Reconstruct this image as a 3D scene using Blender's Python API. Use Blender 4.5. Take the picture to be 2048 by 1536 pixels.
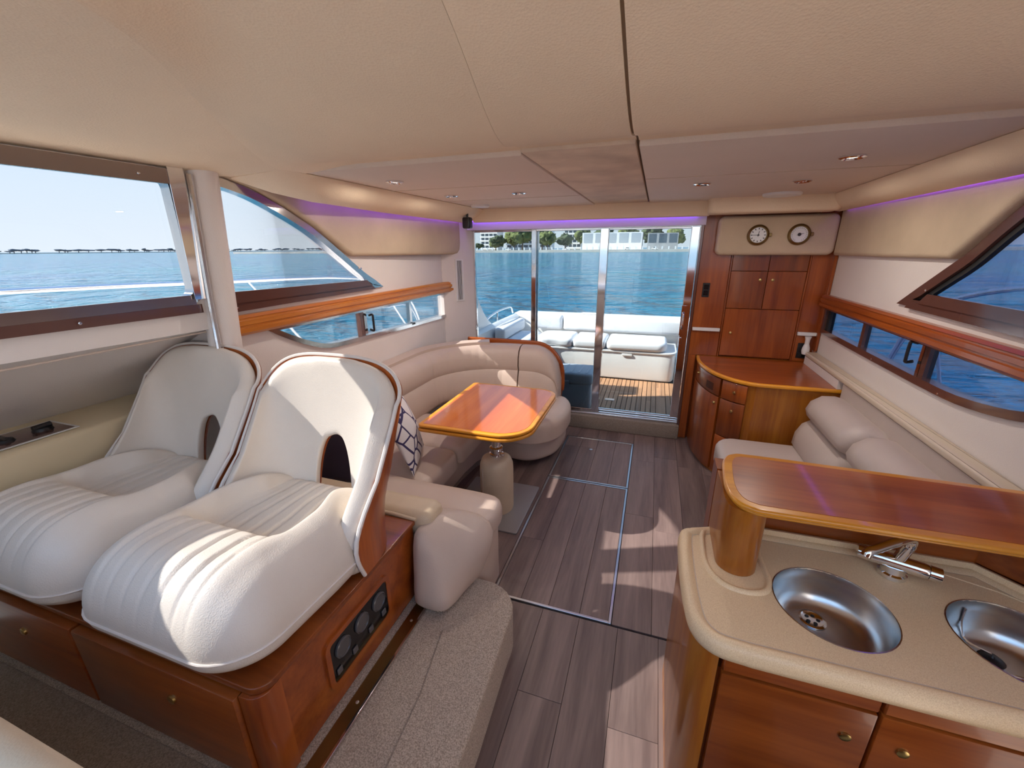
import bpy, bmesh, math, random
from mathutils import Vector, Matrix, noise
random.seed(7)
for o in list(bpy.data.objects): bpy.data.objects.remove(o)
scene = bpy.context.scene
COL = scene.collection
PI = math.pi
# ------------------------------------------------------------------ camera
cam_d = bpy.data.cameras.new('camera'); cam = bpy.data.objects.new('camera', cam_d); COL.objects.link(cam)
cam_d.sensor_fit = 'HORIZONTAL'; cam_d.sensor_width = 36.0
cam_d.lens = 36.0 * 830.0 / 2048.0
cam_d.clip_start = 0.02; cam_d.clip_end = 20000
_p, _y, _r = math.radians(18.1), math.radians(18.6), math.radians(-0.45)
_f = Vector((-math.sin(_y)*math.cos(_p), math.cos(_y)*math.cos(_p), -math.sin(_p)))
_r0 = Vector((math.cos(_y), math.sin(_y), 0)); _u0 = _r0.cross(_f)
_rt = _r0*math.cos(_r) + _u0*math.sin(_r); _up = -_r0*math.sin(_r) + _u0*math.cos(_r)
_m = Matrix((_rt, _up, -_f)).transposed().to_4x4(); _m.translation = Vector((0, 0, 1.70))
cam.matrix_world = _m
scene.camera = cam
# ------------------------------------------------------------------ light
SUN_DIR = Vector((1.0, 0.35, -0.88)).normalized()          # direction the light travels
wd = bpy.data.worlds.new('world'); scene.world = wd; wd.use_nodes = True
wn = wd.node_tree; wn.nodes.clear()
# clear pale-blue sky: whitish haze at the horizon, deeper blue overhead, the same all round
_tc = wn.nodes.new('ShaderNodeTexCoord'); _sp = wn.nodes.new('ShaderNodeSeparateXYZ'); wn.links.new(_tc.outputs['Generated'], _sp.inputs[0])
sky = wn.nodes.new('ShaderNodeValToRGB'); wn.links.new(_sp.outputs['Z'], sky.inputs[0])
_e = sky.color_ramp.elements; _e[0].position = 0.0; _e[0].color = (.86, .93, 1., 1); _e[1].position = 1.0; _e[1].color = (.22, .42, .78, 1)
for _pos, _c in ((.10, (.78, .89, 1.)), (.30, (.56, .74, .98)), (.55, (.36, .58, .92))):
    _n = sky.color_ramp.elements.new(_pos); _n.color = (*_c, 1)
bgn = wn.nodes.new('ShaderNodeBackground'); bgn.inputs[1].default_value = 1.30
wo = wn.nodes.new('ShaderNodeOutputWorld')
wn.links.new(sky.outputs[0], bgn.inputs[0]); wn.links.new(bgn.outputs[0], wo.inputs[0])
sd = bpy.data.lights.new('sun', 'SUN'); sd.energy = 14.0; sd.angle = math.radians(0.6); sd.color = (1, .94, .85)
sun = bpy.data.objects.new('sun', sd); COL.objects.link(sun)
sun.rotation_euler = SUN_DIR.to_track_quat('-Z', 'Y').to_euler()
sun.location = (-8, -3, 8)
vs = scene.view_settings
vs.view_transform = 'Standard'; vs.look = 'None'; vs.gamma = 1.0; vs.use_curve_mapping = False
vs.exposure = 1.05
# ------------------------------------------------------------------ materials
MATS = {}
def mat(name, col, rough=.5, metal=0., coat=0., var=0., vscale=8., bump=0., bscale=200., spec=.5, stretch=(1,1,1), col2=None, voro=False, emit=None, estr=0., alpha=1., sheen=0., detail=4.):
    m = bpy.data.materials.new(name); m.use_nodes = True; MATS[name] = m
    nt = m.node_tree; b = nt.nodes['Principled BSDF']; N = nt.nodes.new; L = nt.links.new
    b.inputs['Base Color'].default_value = (*col, 1); b.inputs['Roughness'].default_value = rough
    b.inputs['Metallic'].default_value = metal; b.inputs['Coat Weight'].default_value = coat
    b.inputs['Coat Roughness'].default_value = .06
    b.inputs['Specular IOR Level'].default_value = spec
    if sheen: b.inputs['Sheen Weight'].default_value = sheen
    if emit: b.inputs['Emission Color'].default_value = (*emit, 1); b.inputs['Emission Strength'].default_value = estr
    if var or bump or col2:
        tc = N('ShaderNodeTexCoord'); mp = N('ShaderNodeMapping'); L(tc.outputs['Object'], mp.inputs[0])
        mp.inputs['Scale'].default_value = stretch
        oi = N('ShaderNodeObjectInfo'); ml = N('ShaderNodeMath'); ml.operation = 'MULTIPLY'; ml.inputs[1].default_value = 37.
        L(oi.outputs['Random'], ml.inputs[0]); cb = N('ShaderNodeCombineXYZ'); L(ml.outputs[0], cb.inputs[0]); L(ml.outputs[0], cb.inputs[1]); L(ml.outputs[0], cb.inputs[2])
        ad = N('ShaderNodeVectorMath'); L(mp.outputs[0], ad.inputs[0]); L(cb.outputs[0], ad.inputs[1])
        vec = ad.outputs[0]
    if var or col2:
        nz = N('ShaderNodeTexNoise'); nz.inputs['Scale'].default_value = vscale; nz.inputs['Detail'].default_value = detail; L(vec, nz.inputs[0])
        rp = N('ShaderNodeValToRGB'); L(nz.outputs[0], rp.inputs[0])
        c2 = col2 or tuple(c*(1-var) for c in col)
        rp.color_ramp.elements[0].position = .32; rp.color_ramp.elements[1].position = .68
        rp.color_ramp.elements[0].color = (*c2, 1); rp.color_ramp.elements[1].color = (*col, 1)
        L(rp.outputs[0], b.inputs['Base Color'])
    if bump:
        if voro:
            t = N('ShaderNodeTexVoronoi'); t.inputs['Scale'].default_value = bscale
        else:
            t = N('ShaderNodeTexNoise'); t.inputs['Scale'].default_value = bscale; t.inputs['Detail'].default_value = 3
        L(vec, t.inputs[0])
        bp = N('ShaderNodeBump'); bp.inputs['Strength'].default_value = bump; bp.inputs['Distance'].default_value = .002
        L(t.outputs[0], bp.inputs['Height']); L(bp.outputs[0], b.inputs['Normal'])
    return m
def wood(name, light, dark, axis, rough=.30, coat=.38, scale=6., perob=.25):
    m = bpy.data.materials.new(name); m.use_nodes = True; MATS[name] = m
    nt = m.node_tree; b = nt.nodes['Principled BSDF']; N = nt.nodes.new; L = nt.links.new
    tc = N('ShaderNodeTexCoord'); mp = N('ShaderNodeMapping'); L(tc.outputs['Object'], mp.inputs[0])
    sc = [scale*2.2]*3; sc['xyz'.index(axis)] = scale*.16; mp.inputs['Scale'].default_value = sc
    oi = N('ShaderNodeObjectInfo'); ml = N('ShaderNodeMath'); ml.operation = 'MULTIPLY'; ml.inputs[1].default_value = 53.
    L(oi.outputs['Random'], ml.inputs[0]); cb = N('ShaderNodeCombineXYZ'); [L(ml.outputs[0], cb.inputs[i]) for i in range(3)]
    ad = N('ShaderNodeVectorMath'); L(mp.outputs[0], ad.inputs[0]); L(cb.outputs[0], ad.inputs[1])
    n1 = N('ShaderNodeTexNoise'); n1.inputs['Scale'].default_value = 1.0; n1.inputs['Detail'].default_value = 5; n1.inputs['Distortion'].default_value = .6; L(ad.outputs[0], n1.inputs[0])
    n2 = N('ShaderNodeTexNoise'); n2.inputs['Scale'].default_value = 7.; n2.inputs['Detail'].default_value = 3; L(ad.outputs[0], n2.inputs[0])
    mx = N('ShaderNodeMath'); mx.operation = 'MULTIPLY_ADD'; mx.inputs[1].default_value = .35; L(n2.outputs[0], mx.inputs[0]); L(n1.outputs[0], mx.inputs[2])
    rp = N('ShaderNodeValToRGB'); L(mx.outputs[0], rp.inputs[0])
    rp.color_ramp.elements[0].position = .42; rp.color_ramp.elements[1].position = .88
    rp.color_ramp.elements[0].color = (*dark, 1); rp.color_ramp.elements[1].color = (*light, 1)
    hv = N('ShaderNodeHueSaturation'); L(rp.outputs[0], hv.inputs['Color'])
    mr = N('ShaderNodeMapRange'); L(oi.outputs['Random'], mr.inputs[0]); mr.inputs[3].default_value = 1-perob; mr.inputs[4].default_value = 1+perob; L(mr.outputs[0], hv.inputs['Value'])
    L(hv.outputs[0], b.inputs['Base Color'])
    b.inputs['Roughness'].default_value = rough; b.inputs['Coat Weight'].default_value = coat; b.inputs['Coat Roughness'].default_value = .08
    return m
mat('leather', (.80, .72, .64), .38, bump=.25, bscale=260, voro=True, var=.05, vscale=5, spec=.4)
mat('leather_sofa', (.60, .475, .40), .42, bump=.2, bscale=260, voro=True, var=.06, vscale=5, spec=.4)
mat('leather_grey', (.56, .47, .42), .45, bump=.2, bscale=260, voro=True, var=.06, vscale=5)
mat('leather_tan', (.66, .52, .36), .45, bump=.2, bscale=260, voro=True, var=.08, vscale=9)
mat('piping', (.80, .73, .68), .4)
mat('headliner', (.95, .765, .555), .75, bump=.35, bscale=170, voro=True, var=.10, vscale=1.6, spec=.25)
mat('headliner_stained', (.82, .66, .51), .75, bump=.35, bscale=170, voro=True, col2=(.62, .48, .37), vscale=5, spec=.25)
mat('headliner_panel', (.80, .67, .57), .7, bump=.3, bscale=170, voro=True, var=.05, vscale=2, spec=.25)
mat('lining_tan', (.66, .52, .37), .7, bump=.3, bscale=170, voro=True, var=.14, vscale=4, spec=.25)
mat('lining_white', (.83, .755, .715), .55, bump=.2, bscale=200, voro=True, var=.05, vscale=3, spec=.3)
mat('cream_paint', (.78, .64, .42), .35)
mat('cream_dull', (.66, .55, .43), .45)
wood('cherry', (.38, .092, .013), (.18, .030, .004), 'z', scale=5)
wood('cherry_x', (.38, .092, .013), (.18, .030, .004), 'x', scale=5)
wood('cherry_y', (.38, .092, .013), (.18, .030, .004), 'y', scale=5)
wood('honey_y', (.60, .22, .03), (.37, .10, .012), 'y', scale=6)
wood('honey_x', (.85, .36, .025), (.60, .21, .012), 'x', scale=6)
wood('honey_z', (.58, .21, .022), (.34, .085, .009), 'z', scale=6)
wood('table_veneer', (.72, .20, .040), (.54, .12, .024), 'y', rough=.14, coat=.6, scale=4, perob=0)
wood('vinyl_plank', (.25, .175, .155), (.12, .078, .072), 'y', rough=.5, coat=.0, scale=6, perob=.13)
wood('teak', (.55, .29, .15), (.38, .19, .10), 'y', rough=.6, coat=0, scale=8, perob=.15)
mat('caulk', (.03, .025, .025), .7)
mat('carpet', (.56, .45, .37), .95, bump=1.0, bscale=420, col2=(.27, .21, .165), vscale=230, spec=.05, sheen=.2, detail=2)
mat('carpet_dark', (.36, .29, .24), .95, bump=1.0, bscale=420, col2=(.20, .155, .125), vscale=230, spec=.05, sheen=.2, detail=2)
mat('corian', (.96, .73, .46), .4, col2=(.82, .58, .33), vscale=420, spec=.5, detail=1)
mat('steel', (.62, .61, .60), .26, 1., bump=.05, bscale=60, stretch=(1, 1, 12))
mat('chrome', (.82, .82, .84), .07, 1.)
mat('frame_steel', (.66, .63, .62), .13, 1.)
mat('sill_steel', (.34, .28, .26), .16, .9)
mat('frame_dark', (.16, .075, .06), .16, .35, coat=.6)
mat('brass', (.55, .40, .16), .28, 1.)
mat('brass_dark', (.30, .21, .09), .32, 1.)
mat('black', (.012, .012, .014), .35)
mat('black_gloss', (.006, .006, .008), .12)
mat('rubber', (.02, .02, .02), .7)
mat('dial_white', (.85, .86, .88), .3)
mat('dial_ink', (.03, .03, .04), .5)
mat('gauge_grey', (.10, .095, .10), .2)
mat('white_plastic', (.82, .80, .78), .35)
mat('gelcoat', (.86, .85, .84), .3, coat=.3)
mat('cushion_white', (.84, .84, .86), .6, bump=.15, bscale=60, var=.03)
mat('navy', (.020, .012, .035), .8, sheen=.3)
mat('cooler_blue', (.46, .49, .53), .5, bump=.1, bscale=80)
mat('plate_grey', (.40, .39, .39), .4, .5)
mat('alu', (.60, .60, .62), .28, .9)
mat('rail_white', (.80, .82, .86), .15, .9)
mat('concrete', (.62, .58, .52), .8, var=.2, vscale=.1)
mat('sand', (.30, .26, .2), .9)
mat('foliage', (.16, .20, .055), .8, var=.7, vscale=.25, detail=6)
mat('foliage_dark', (.075, .11, .05), .8, var=.6, vscale=.25, detail=6)
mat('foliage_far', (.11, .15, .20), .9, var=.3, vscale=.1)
mat('trunk', (.12, .09, .07), .9)
mat('building_white', (.80, .80, .80), .7)
mat('building_grey', (.42, .44, .46), .7, var=.3, vscale=.05)
mat('window_pale', (.42, .46, .50), .3)
mat('window_dark', (.08, .11, .14), .15)
mat('car_white', (.8, .8, .8), .3)
mat('led', (.2, .08, 1.), .5, emit=(.26, .07, 1.), estr=3.2)
mat('lamp_lens', (.9, .85, .75), .3, emit=(1, .85, .65), estr=1.2)
mat('violet_lit_trim', (.74, .70, .80), .5)  # white trim, with the light strip's violet glow put into its colour
mat('dirt', (.28, .2, .13), .9)
def glass_mat(name, tint=(1, 1, 1), refl=1.0):
    m = bpy.data.materials.new(name); m.use_nodes = True; MATS[name] = m
    nt = m.node_tree; nt.nodes.clear(); N = nt.nodes.new; L = nt.links.new
    tr = N('ShaderNodeBsdfTransparent'); tr.inputs[0].default_value = (*tint, 1)
    gl = N('ShaderNodeBsdfGlossy'); gl.inputs['Roughness'].default_value = .0
    fr = N('ShaderNodeFresnel'); fr.inputs[0].default_value = 1.45
    mu = N('ShaderNodeMath'); mu.operation = 'MULTIPLY'; mu.inputs[1].default_value = refl; mu.use_clamp = True; L(fr.outputs[0], mu.inputs[0])
    mx = N('ShaderNodeMixShader'); L(mu.outputs[0], mx.inputs[0]); L(tr.outputs[0], mx.inputs[1]); L(gl.outputs[0], mx.inputs[2])
    o = N('ShaderNodeOutputMaterial'); L(mx.outputs[0], o.inputs[0]); return m
glass_mat('glass', (.97, .985, .985), .55)
glass_mat('glass_side', (.60, .61, .62), .5)
glass_mat('glass_door', (.51, .54, .55), .8)
glass_mat('glass_tint', (.38, .42, .52), .5)
def sea_mat():
    m = bpy.data.materials.new('sea'); m.use_nodes = True; MATS['sea'] = m
    nt = m.node_tree; b = nt.nodes['Principled BSDF']; N = nt.nodes.new; L = nt.links.new
    b.inputs['Base Color'].default_value = (.012, .125, .20, 1); b.inputs['Roughness'].default_value = .12
    b.inputs['IOR'].default_value = 1.33
    tc = N('ShaderNodeTexCoord')
    prev = None
    for sc, st, dist, stretch in ((.8, 1., .22, (1, 1.9, 1)), (.16, 1., 1.0, (1, 1.7, 1)), (3.5, .8, .035, (1, 1.5, 1))):
        mp = N('ShaderNodeMapping'); mp.inputs['Scale'].default_value = stretch; mp.inputs['Rotation'].default_value = (0, 0, .5); L(tc.outputs['Object'], mp.inputs[0])
        n = N('ShaderNodeTexNoise'); n.inputs['Scale'].default_value = sc; n.inputs['Detail'].default_value = 5; n.inputs['Distortion'].default_value = .5; L(mp.outputs[0], n.inputs[0])
        bp = N('ShaderNodeBump'); bp.inputs['Strength'].default_value = st; bp.inputs['Distance'].default_value = dist*3
        L(n.outputs[0], bp.inputs['Height'])
        if prev: L(prev.outputs[0], bp.inputs['Normal'])
        prev = bp
    L(prev.outputs[0], b.inputs['Normal'])
    n = N('ShaderNodeTexNoise'); n.inputs['Scale'].default_value = .03; n.inputs['Detail'].default_value = 4; L(tc.outputs['Object'], n.inputs[0])
    rp = N('ShaderNodeValToRGB'); L(n.outputs[0], rp.inputs[0]); rp.color_ramp.elements[0].position = .35; rp.color_ramp.elements[1].position = .7
    rp.color_ramp.elements[0].color = (.010, .125, .26, 1); rp.color_ramp.elements[1].color = (.012, .20, .27, 1); L(rp.outputs[0], b.inputs['Base Color'])
sea_mat()
def pillow_mat():
    m = bpy.data.materials.new('pillow_print'); m.use_nodes = True; MATS['pillow_print'] = m
    nt = m.node_tree; b = nt.nodes['Principled BSDF']; N = nt.nodes.new; L = nt.links.new
    tc = N('ShaderNodeTexCoord'); v = N('ShaderNodeTexVoronoi'); v.feature = 'DISTANCE_TO_EDGE'; v.inputs['Scale'].default_value = 9; L(tc.outputs['Object'], v.inputs[0])
    rp = N('ShaderNodeValToRGB'); rp.color_ramp.interpolation = 'CONSTANT'; L(v.outputs[0], rp.inputs[0])
    rp.color_ramp.elements[0].color = (.035, .025, .10, 1); rp.color_ramp.elements[1].position = .05; rp.color_ramp.elements[1].color = (.72, .68, .68, 1)
    L(rp.outputs[0], b.inputs['Base Color']); b.inputs['Roughness'].default_value = .8
pillow_mat()
# ------------------------------------------------------------------ object helpers
WO = {}
def _link(o, parent, org):
    COL.objects.link(o); WO[o] = Vector(org)
    if parent is not None:
        o.parent = parent; o.location = Vector(org) - WO[parent]
    else: o.location = org
    return o
def tag(o, label, cat, group=None):
    o['label'] = label; o['category'] = cat
    if group: o['group'] = group
    return o
def thing(name, label, cat, org, group=None):
    o = bpy.data.objects.new(name, None); o.empty_display_size = .05
    _link(o, None, org); return tag(o, label, cat, group)
def struct_root(name, org):
    o = bpy.data.objects.new(name, None); o.empty_display_size = .05
    _link(o, None, org); o['kind'] = 'structure'; return o
def obj(name, geo, m, parent=None, smooth=40, sub=0, kind=None, label=None, org=None, recalc=True):
    """geo = (verts in world space, faces). One mesh object."""
    vs_, fs = geo
    if org is None:
        xs = [v[0] for v in vs_]; ys = [v[1] for v in vs_]; zs = [v[2] for v in vs_]
        org = ((min(xs)+max(xs))/2, (min(ys)+max(ys))/2, min(zs))
    ox, oy, oz = org
    me = bpy.data.meshes.new(name)
    me.from_pydata([(v[0]-ox, v[1]-oy, v[2]-oz) for v in vs_], [], fs)
    if recalc:
        bm = bmesh.new(); bm.from_mesh(me); bmesh.ops.recalc_face_normals(bm, faces=bm.faces); bm.to_mesh(me); bm.free()
    me.materials.append(MATS[m])
    if smooth:
        me.shade_smooth()
        if smooth < 180: me.set_sharp_from_angle(angle=math.radians(smooth))
    o = bpy.data.objects.new(name, me); _link(o, parent, org)
    if sub:
        md = o.modifiers.new('subdivision', 'SUBSURF'); md.levels = sub; md.render_levels = sub
    if kind: o['kind'] = kind
    if label: o['label'] = label
    return o
def struct(name, geo, m, parent=None, **k):
    return obj(name, geo, m, parent, kind=None if parent else 'structure', **k)
def copy_tree(o, parent=None):
    c = o.copy(); COL.objects.link(c); c.parent = parent
    for ch in o.children: copy_tree(ch, c)
    return c
# ------------------------------------------------------------------ shape helpers (return verts, faces)
def join(*gs):
    V, F = [], []
    for v, f in gs:
        n = len(V); V += list(v); F += [tuple(i+n for i in q) for q in f]
    return V, F
def box(x0, x1, y0, y1, z0, z1, bev=0., seg=2):
    if bev <= 0:
        V = [(x0,y0,z0),(x1,y0,z0),(x1,y1,z0),(x0,y1,z0),(x0,y0,z1),(x1,y0,z1),(x1,y1,z1),(x0,y1,z1)]
        return V, [(3,2,1,0),(4,5,6,7),(0,1,5,4),(1,2,6,5),(2,3,7,6),(3,0,4,7)]
    bm = bmesh.new(); bmesh.ops.create_cube(bm, size=1)
    for v in bm.verts: v.co = Vector(((x0+x1)/2+v.co.x*(x1-x0), (y0+y1)/2+v.co.y*(y1-y0), (z0+z1)/2+v.co.z*(z1-z0)))
    bmesh.ops.bevel(bm, geom=list(bm.edges), offset=bev, segments=seg, profile=.5, affect='EDGES')
    return bmout(bm)
def bmout(bm):
    bm.verts.ensure_lookup_table(); bm.verts.index_update()
    V = [tuple(v.co) for v in bm.verts]; F = [tuple(v.index for v in f.verts) for f in bm.faces]; bm.free(); return V, F
def xf(g, fn): return [fn(*v) for v in g[0]], g[1]
def rotz(g, a, c):
    ca, sa = math.cos(a), math.sin(a)
    return xf(g, lambda x, y, z: (c[0]+(x-c[0])*ca-(y-c[1])*sa, c[1]+(x-c[0])*sa+(y-c[1])*ca, z))
def inset(pts, d):
    n = len(pts); out = []
    area = sum(pts[i][0]*pts[(i+1)%n][1]-pts[(i+1)%n][0]*pts[i][1] for i in range(n)); s = 1 if area > 0 else -1
    for i in range(n):
        p0, p1, p2 = pts[i-1], pts[i], pts[(i+1)%n]
        a = Vector((p1[0]-p0[0], p1[1]-p0[1])); b = Vector((p2[0]-p1[0], p2[1]-p1[1]))
        if a.length < 1e-9: a = b
        if b.length < 1e-9: b = a
        a.normalize(); b.normalize()
        n1 = Vector((-a.y, a.x))*s; n2 = Vector((-b.y, b.x))*s; nn = n1+n2
        if nn.length < 1e-6: nn = n1
        nn.normalize(); k = 1/max(.35, nn.dot(n1))
        out.append((p1[0]+nn.x*d*k, p1[1]+nn.y*d*k))
    return out
def loft(rings, cap=True, closed=True):
    V = []; F = []; n = len(rings[0])
    for r in rings: V += list(r)
    for k in range(len(rings)-1):
        for i in range(n if closed else n-1):
            j = (i+1) % n
            F.append((k*n+i, k*n+j, (k+1)*n+j, (k+1)*n+i))
    if cap:
        F.append(tuple(range(n-1, -1, -1))); F.append(tuple(range((len(rings)-1)*n, len(rings)*n)))
    return V, F
def slab(pts, z0, z1, r=0., seg=3, rb=None, crown=0.):
    """extruded plan outline with rounded upper (r) and lower (rb) edge"""
    rb = r if rb is None else rb
    rings = []
    if rb > 0:
        rings = [[(x, y, z0+rb*(1-math.cos(PI/2*k/seg))) for x, y in inset(pts, rb*(1-math.sin(PI/2*k/seg)))] for k in range(seg+1)]
    else: rings.append([(x, y, z0) for x, y in pts])
    if r > 0:
        rings += [[(x, y, z1-r*(1-math.sin(PI/2*k/seg))) for x, y in inset(pts, r*(1-math.cos(PI/2*k/seg)))] for k in range(seg+1)]
        if crown:
            q = rings[-1]; mx_ = sum(p[0] for p in q)/len(q); my_ = sum(p[1] for p in q)/len(q)
            for f_, h_ in ((.93, .45), (.75, .85), (.45, 1.)): rings.append([(mx_+(x-mx_)*f_, my_+(y-my_)*f_, z1+crown*h_) for x, y, _z in q])
    else: rings.append([(x, y, z1) for x, y in pts])
    return loft(rings)
def rrect(x0, x1, y0, y1, r, n=6):
    if not hasattr(r, '__len__'): r = (r,)*4          # corners: x1y0? order: (x0,y0),(x1,y0),(x1,y1),(x0,y1)
    out = []
    for (cx, cy, sx, sy, a0), rr in zip(((x0,y0,1,1,PI),(x1,y0,-1,1,1.5*PI),(x1,y1,-1,-1,0),(x0,y1,1,-1,PI/2)), r):
        if rr <= 0: out.append((cx, cy)); continue
        for k in range(n+1):
            a = a0+PI/2*k/n; out.append((cx+sx*rr+rr*math.cos(a), cy+sy*rr+rr*math.sin(a)))
    return out
def smooth_path(pts, n=6, closed=False):
    """Catmull-Rom through the points"""
    P = [Vector(p) for p in pts]; out = []; N = len(P)
    rng = range(N) if closed else range(N-1)
    for i in rng:
        p0 = P[i-1] if (closed or i > 0) else P[0]*2-P[1]; p1 = P[i]; p2 = P[(i+1) % N]
        p3 = P[(i+2) % N] if (closed or i+2 < N) else p2*2-p1
        for k in range(n):
            t = k/n
            out.append(tuple(.5*((2*p1)+(p2-p0)*t+(2*p0-5*p1+4*p2-p3)*t*t+(3*p1-p0-3*p2+p3)*t**3)))
    if not closed: out.append(tuple(P[-1]))
    return out
def tube(path, r, n=10, caps=True, closed=False):
    P = [Vector(p) for p in path]; rings = []; m = len(P)
    t0 = (P[1]-P[0]).normalized(); ref = Vector((0,0,1)) if abs(t0.z) < .9 else Vector((1,0,0))
    u = t0.cross(ref).normalized()
    for i, p in enumerate(P):
        if closed: t = (P[(i+1) % m]-P[i-1]).normalized()
        else: t = ((P[min(i+1, m-1)]-P[max(i-1, 0)])).normalized()
        u = (u - t*u.dot(t)).normalized(); v = t.cross(u); rr = r[i] if hasattr(r, '__len__') else r
        rings.append([tuple(p+u*rr*math.cos(2*PI*k/n)+v*rr*math.sin(2*PI*k/n)) for k in range(n)])
    if closed: rings.append(rings[0])
    return loft(rings, cap=caps and not closed)
def lathe(prof, c, n=24, axis='z', cap=True):
    rings = []
    for r, h in prof:
        ring = []
        for k in range(n):
            a = 2*PI*k/n; p = (r*math.cos(a), r*math.sin(a), h)
            if axis == 'y': p = (p[0], p[2], p[1])
            elif axis == 'x': p = (p[2], p[0], p[1])
            ring.append((c[0]+p[0], c[1]+p[1], c[2]+p[2]))
        rings.append(ring)
    return loft(rings, cap=cap)
def sweep(path, prof, cap=True):
    """closed profile [(offset to the left of travel, z)] along plan path [(x,y)]"""
    rings = []; m = len(path)
    for i, p in enumerate(path):
        a = Vector(path[max(i-1, 0)][:2]); b = Vector(path[min(i+1, m-1)][:2]); t = (b-a).normalized(); nn = Vector((-t.y, t.x))
        rings.append([(p[0]+nn.x*o_, p[1]+nn.y*o_, z) for o_, z in prof])
    return loft(rings, cap=cap)
def grid(fn, nu, nv):
    V = [fn(i/nu, j/nv) for i in range(nu+1) for j in range(nv+1)]
    F = [(i*(nv+1)+j, (i+1)*(nv+1)+j, (i+1)*(nv+1)+j+1, i*(nv+1)+j+1) for i in range(nu) for j in range(nv)]
    return V, F
def sheet(fn, nu, nv, th):
    """thick sheet: fn(u,v)->point, th = offset vector"""
    V, F = grid(fn, nu, nv); n = len(V)
    V2 = [(v[0]+th[0], v[1]+th[1], v[2]+th[2]) for v in V]
    F2 = [tuple(reversed([i+n for i in f])) for f in F]; W = nv+1
    B = []
    for i in range(nu): B += [(i*W, (i+1)*W, (i+1)*W+n, i*W+n), (i*W+nv, i*W+nv+n, (i+1)*W+nv+n, (i+1)*W+nv)]
    for j in range(nv): B += [(j, j+n, j+1+n, j+1), (nu*W+j, nu*W+j+1, nu*W+j+1+n, nu*W+j+n)]
    return V+V2, F+F2+B
def plate(outer, holes, fn, d0, d1):
    """flat plate with holes; 2D outline -> fn(u,v,d) -> 3D"""
    bm = bmesh.new(); es = []; loops = []
    for lp in [outer]+list(holes):
        vv = [bm.verts.new((p[0], p[1], 0)) for p in lp]; loops.append(vv)
        es += [bm.edges.new((vv[i], vv[(i+1) % len(vv)])) for i in range(len(vv))]
    bmesh.ops.triangle_fill(bm, use_beauty=True, use_dissolve=False, edges=es)
    bm.verts.index_update(); base = [v.co.copy() for v in bm.verts]; F = [tuple(v.index for v in f.verts) for f in bm.faces]
    li = [[v.index for v in lp] for lp in loops]; bm.free(); n = len(base)
    V = [fn(c.x, c.y, d0) for c in base]+[fn(c.x, c.y, d1) for c in base]
    F = F+[tuple(reversed([i+n for i in f])) for f in F]
    for lp in li:
        for i in range(len(lp)):
            a, b = lp[i], lp[(i+1) % len(lp)]; F.append((a, b, b+n, a+n))
    return V, F
def ringframe(pts, w, fn, d0, d1, out=0.):
    """frame strip along the closed outline: from outline+out to outline inset w; fn(u,v,d)"""
    A = inset(pts, -out) if out else list(pts); B = inset(pts, w); n = len(A)
    mid0, mid1 = d0, d1
    rings = [[fn(*p, d0) for p in A], [fn(*p, d1) for p in A], [fn(*p, d1) for p in B], [fn(*p, d0) for p in B]]
    V = sum(rings, []); F = []
    for k in range(4):
        for i in range(n):
            j = (i+1) % n; F.append((k*n+i, k*n+j, ((k+1) % 4)*n+j, ((k+1) % 4)*n+i))
    return V, F
def pillow(hx, hy, ht, hb, fn, n=24, k=.35, p=2.5, H=None):
    """pillow shaped pad: square grid -> rounded plan; fn(x,y,z)->world, H(a,b) multiplies the top"""
    V = []; F = []; idx = {}
    def pt(i, j):
        a = math.sin(PI/2*(2*i/n-1)); b = math.sin(PI/2*(2*j/n-1))
        e = max(0., (1-abs(a)**p)*(1-abs(b)**p))**(1/p)
        return a, b, hx*a*math.sqrt(1-.5*k*b*b), hy*b*math.sqrt(1-.5*k*a*a), e
    for side in (1, -1):
        for i in range(n+1):
            for j in range(n+1):
                edge = i in (0, n) or j in (0, n)
                if side < 0 and edge: idx[(side, i, j)] = idx[(1, i, j)]; continue
                a, b, x, y, e = pt(i, j)
                z = e*ht*(H(a, b) if H else 1) if side > 0 else -e*hb
                idx[(side, i, j)] = len(V); V.append(fn(x, y, z))
        for i in range(n):
            for j in range(n):
                q = (idx[(side,i,j)], idx[(side,i+1,j)], idx[(side,i+1,j+1)], idx[(side,i,j+1)])
                F.append(q if side > 0 else q[::-1])
    return V, F
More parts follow.
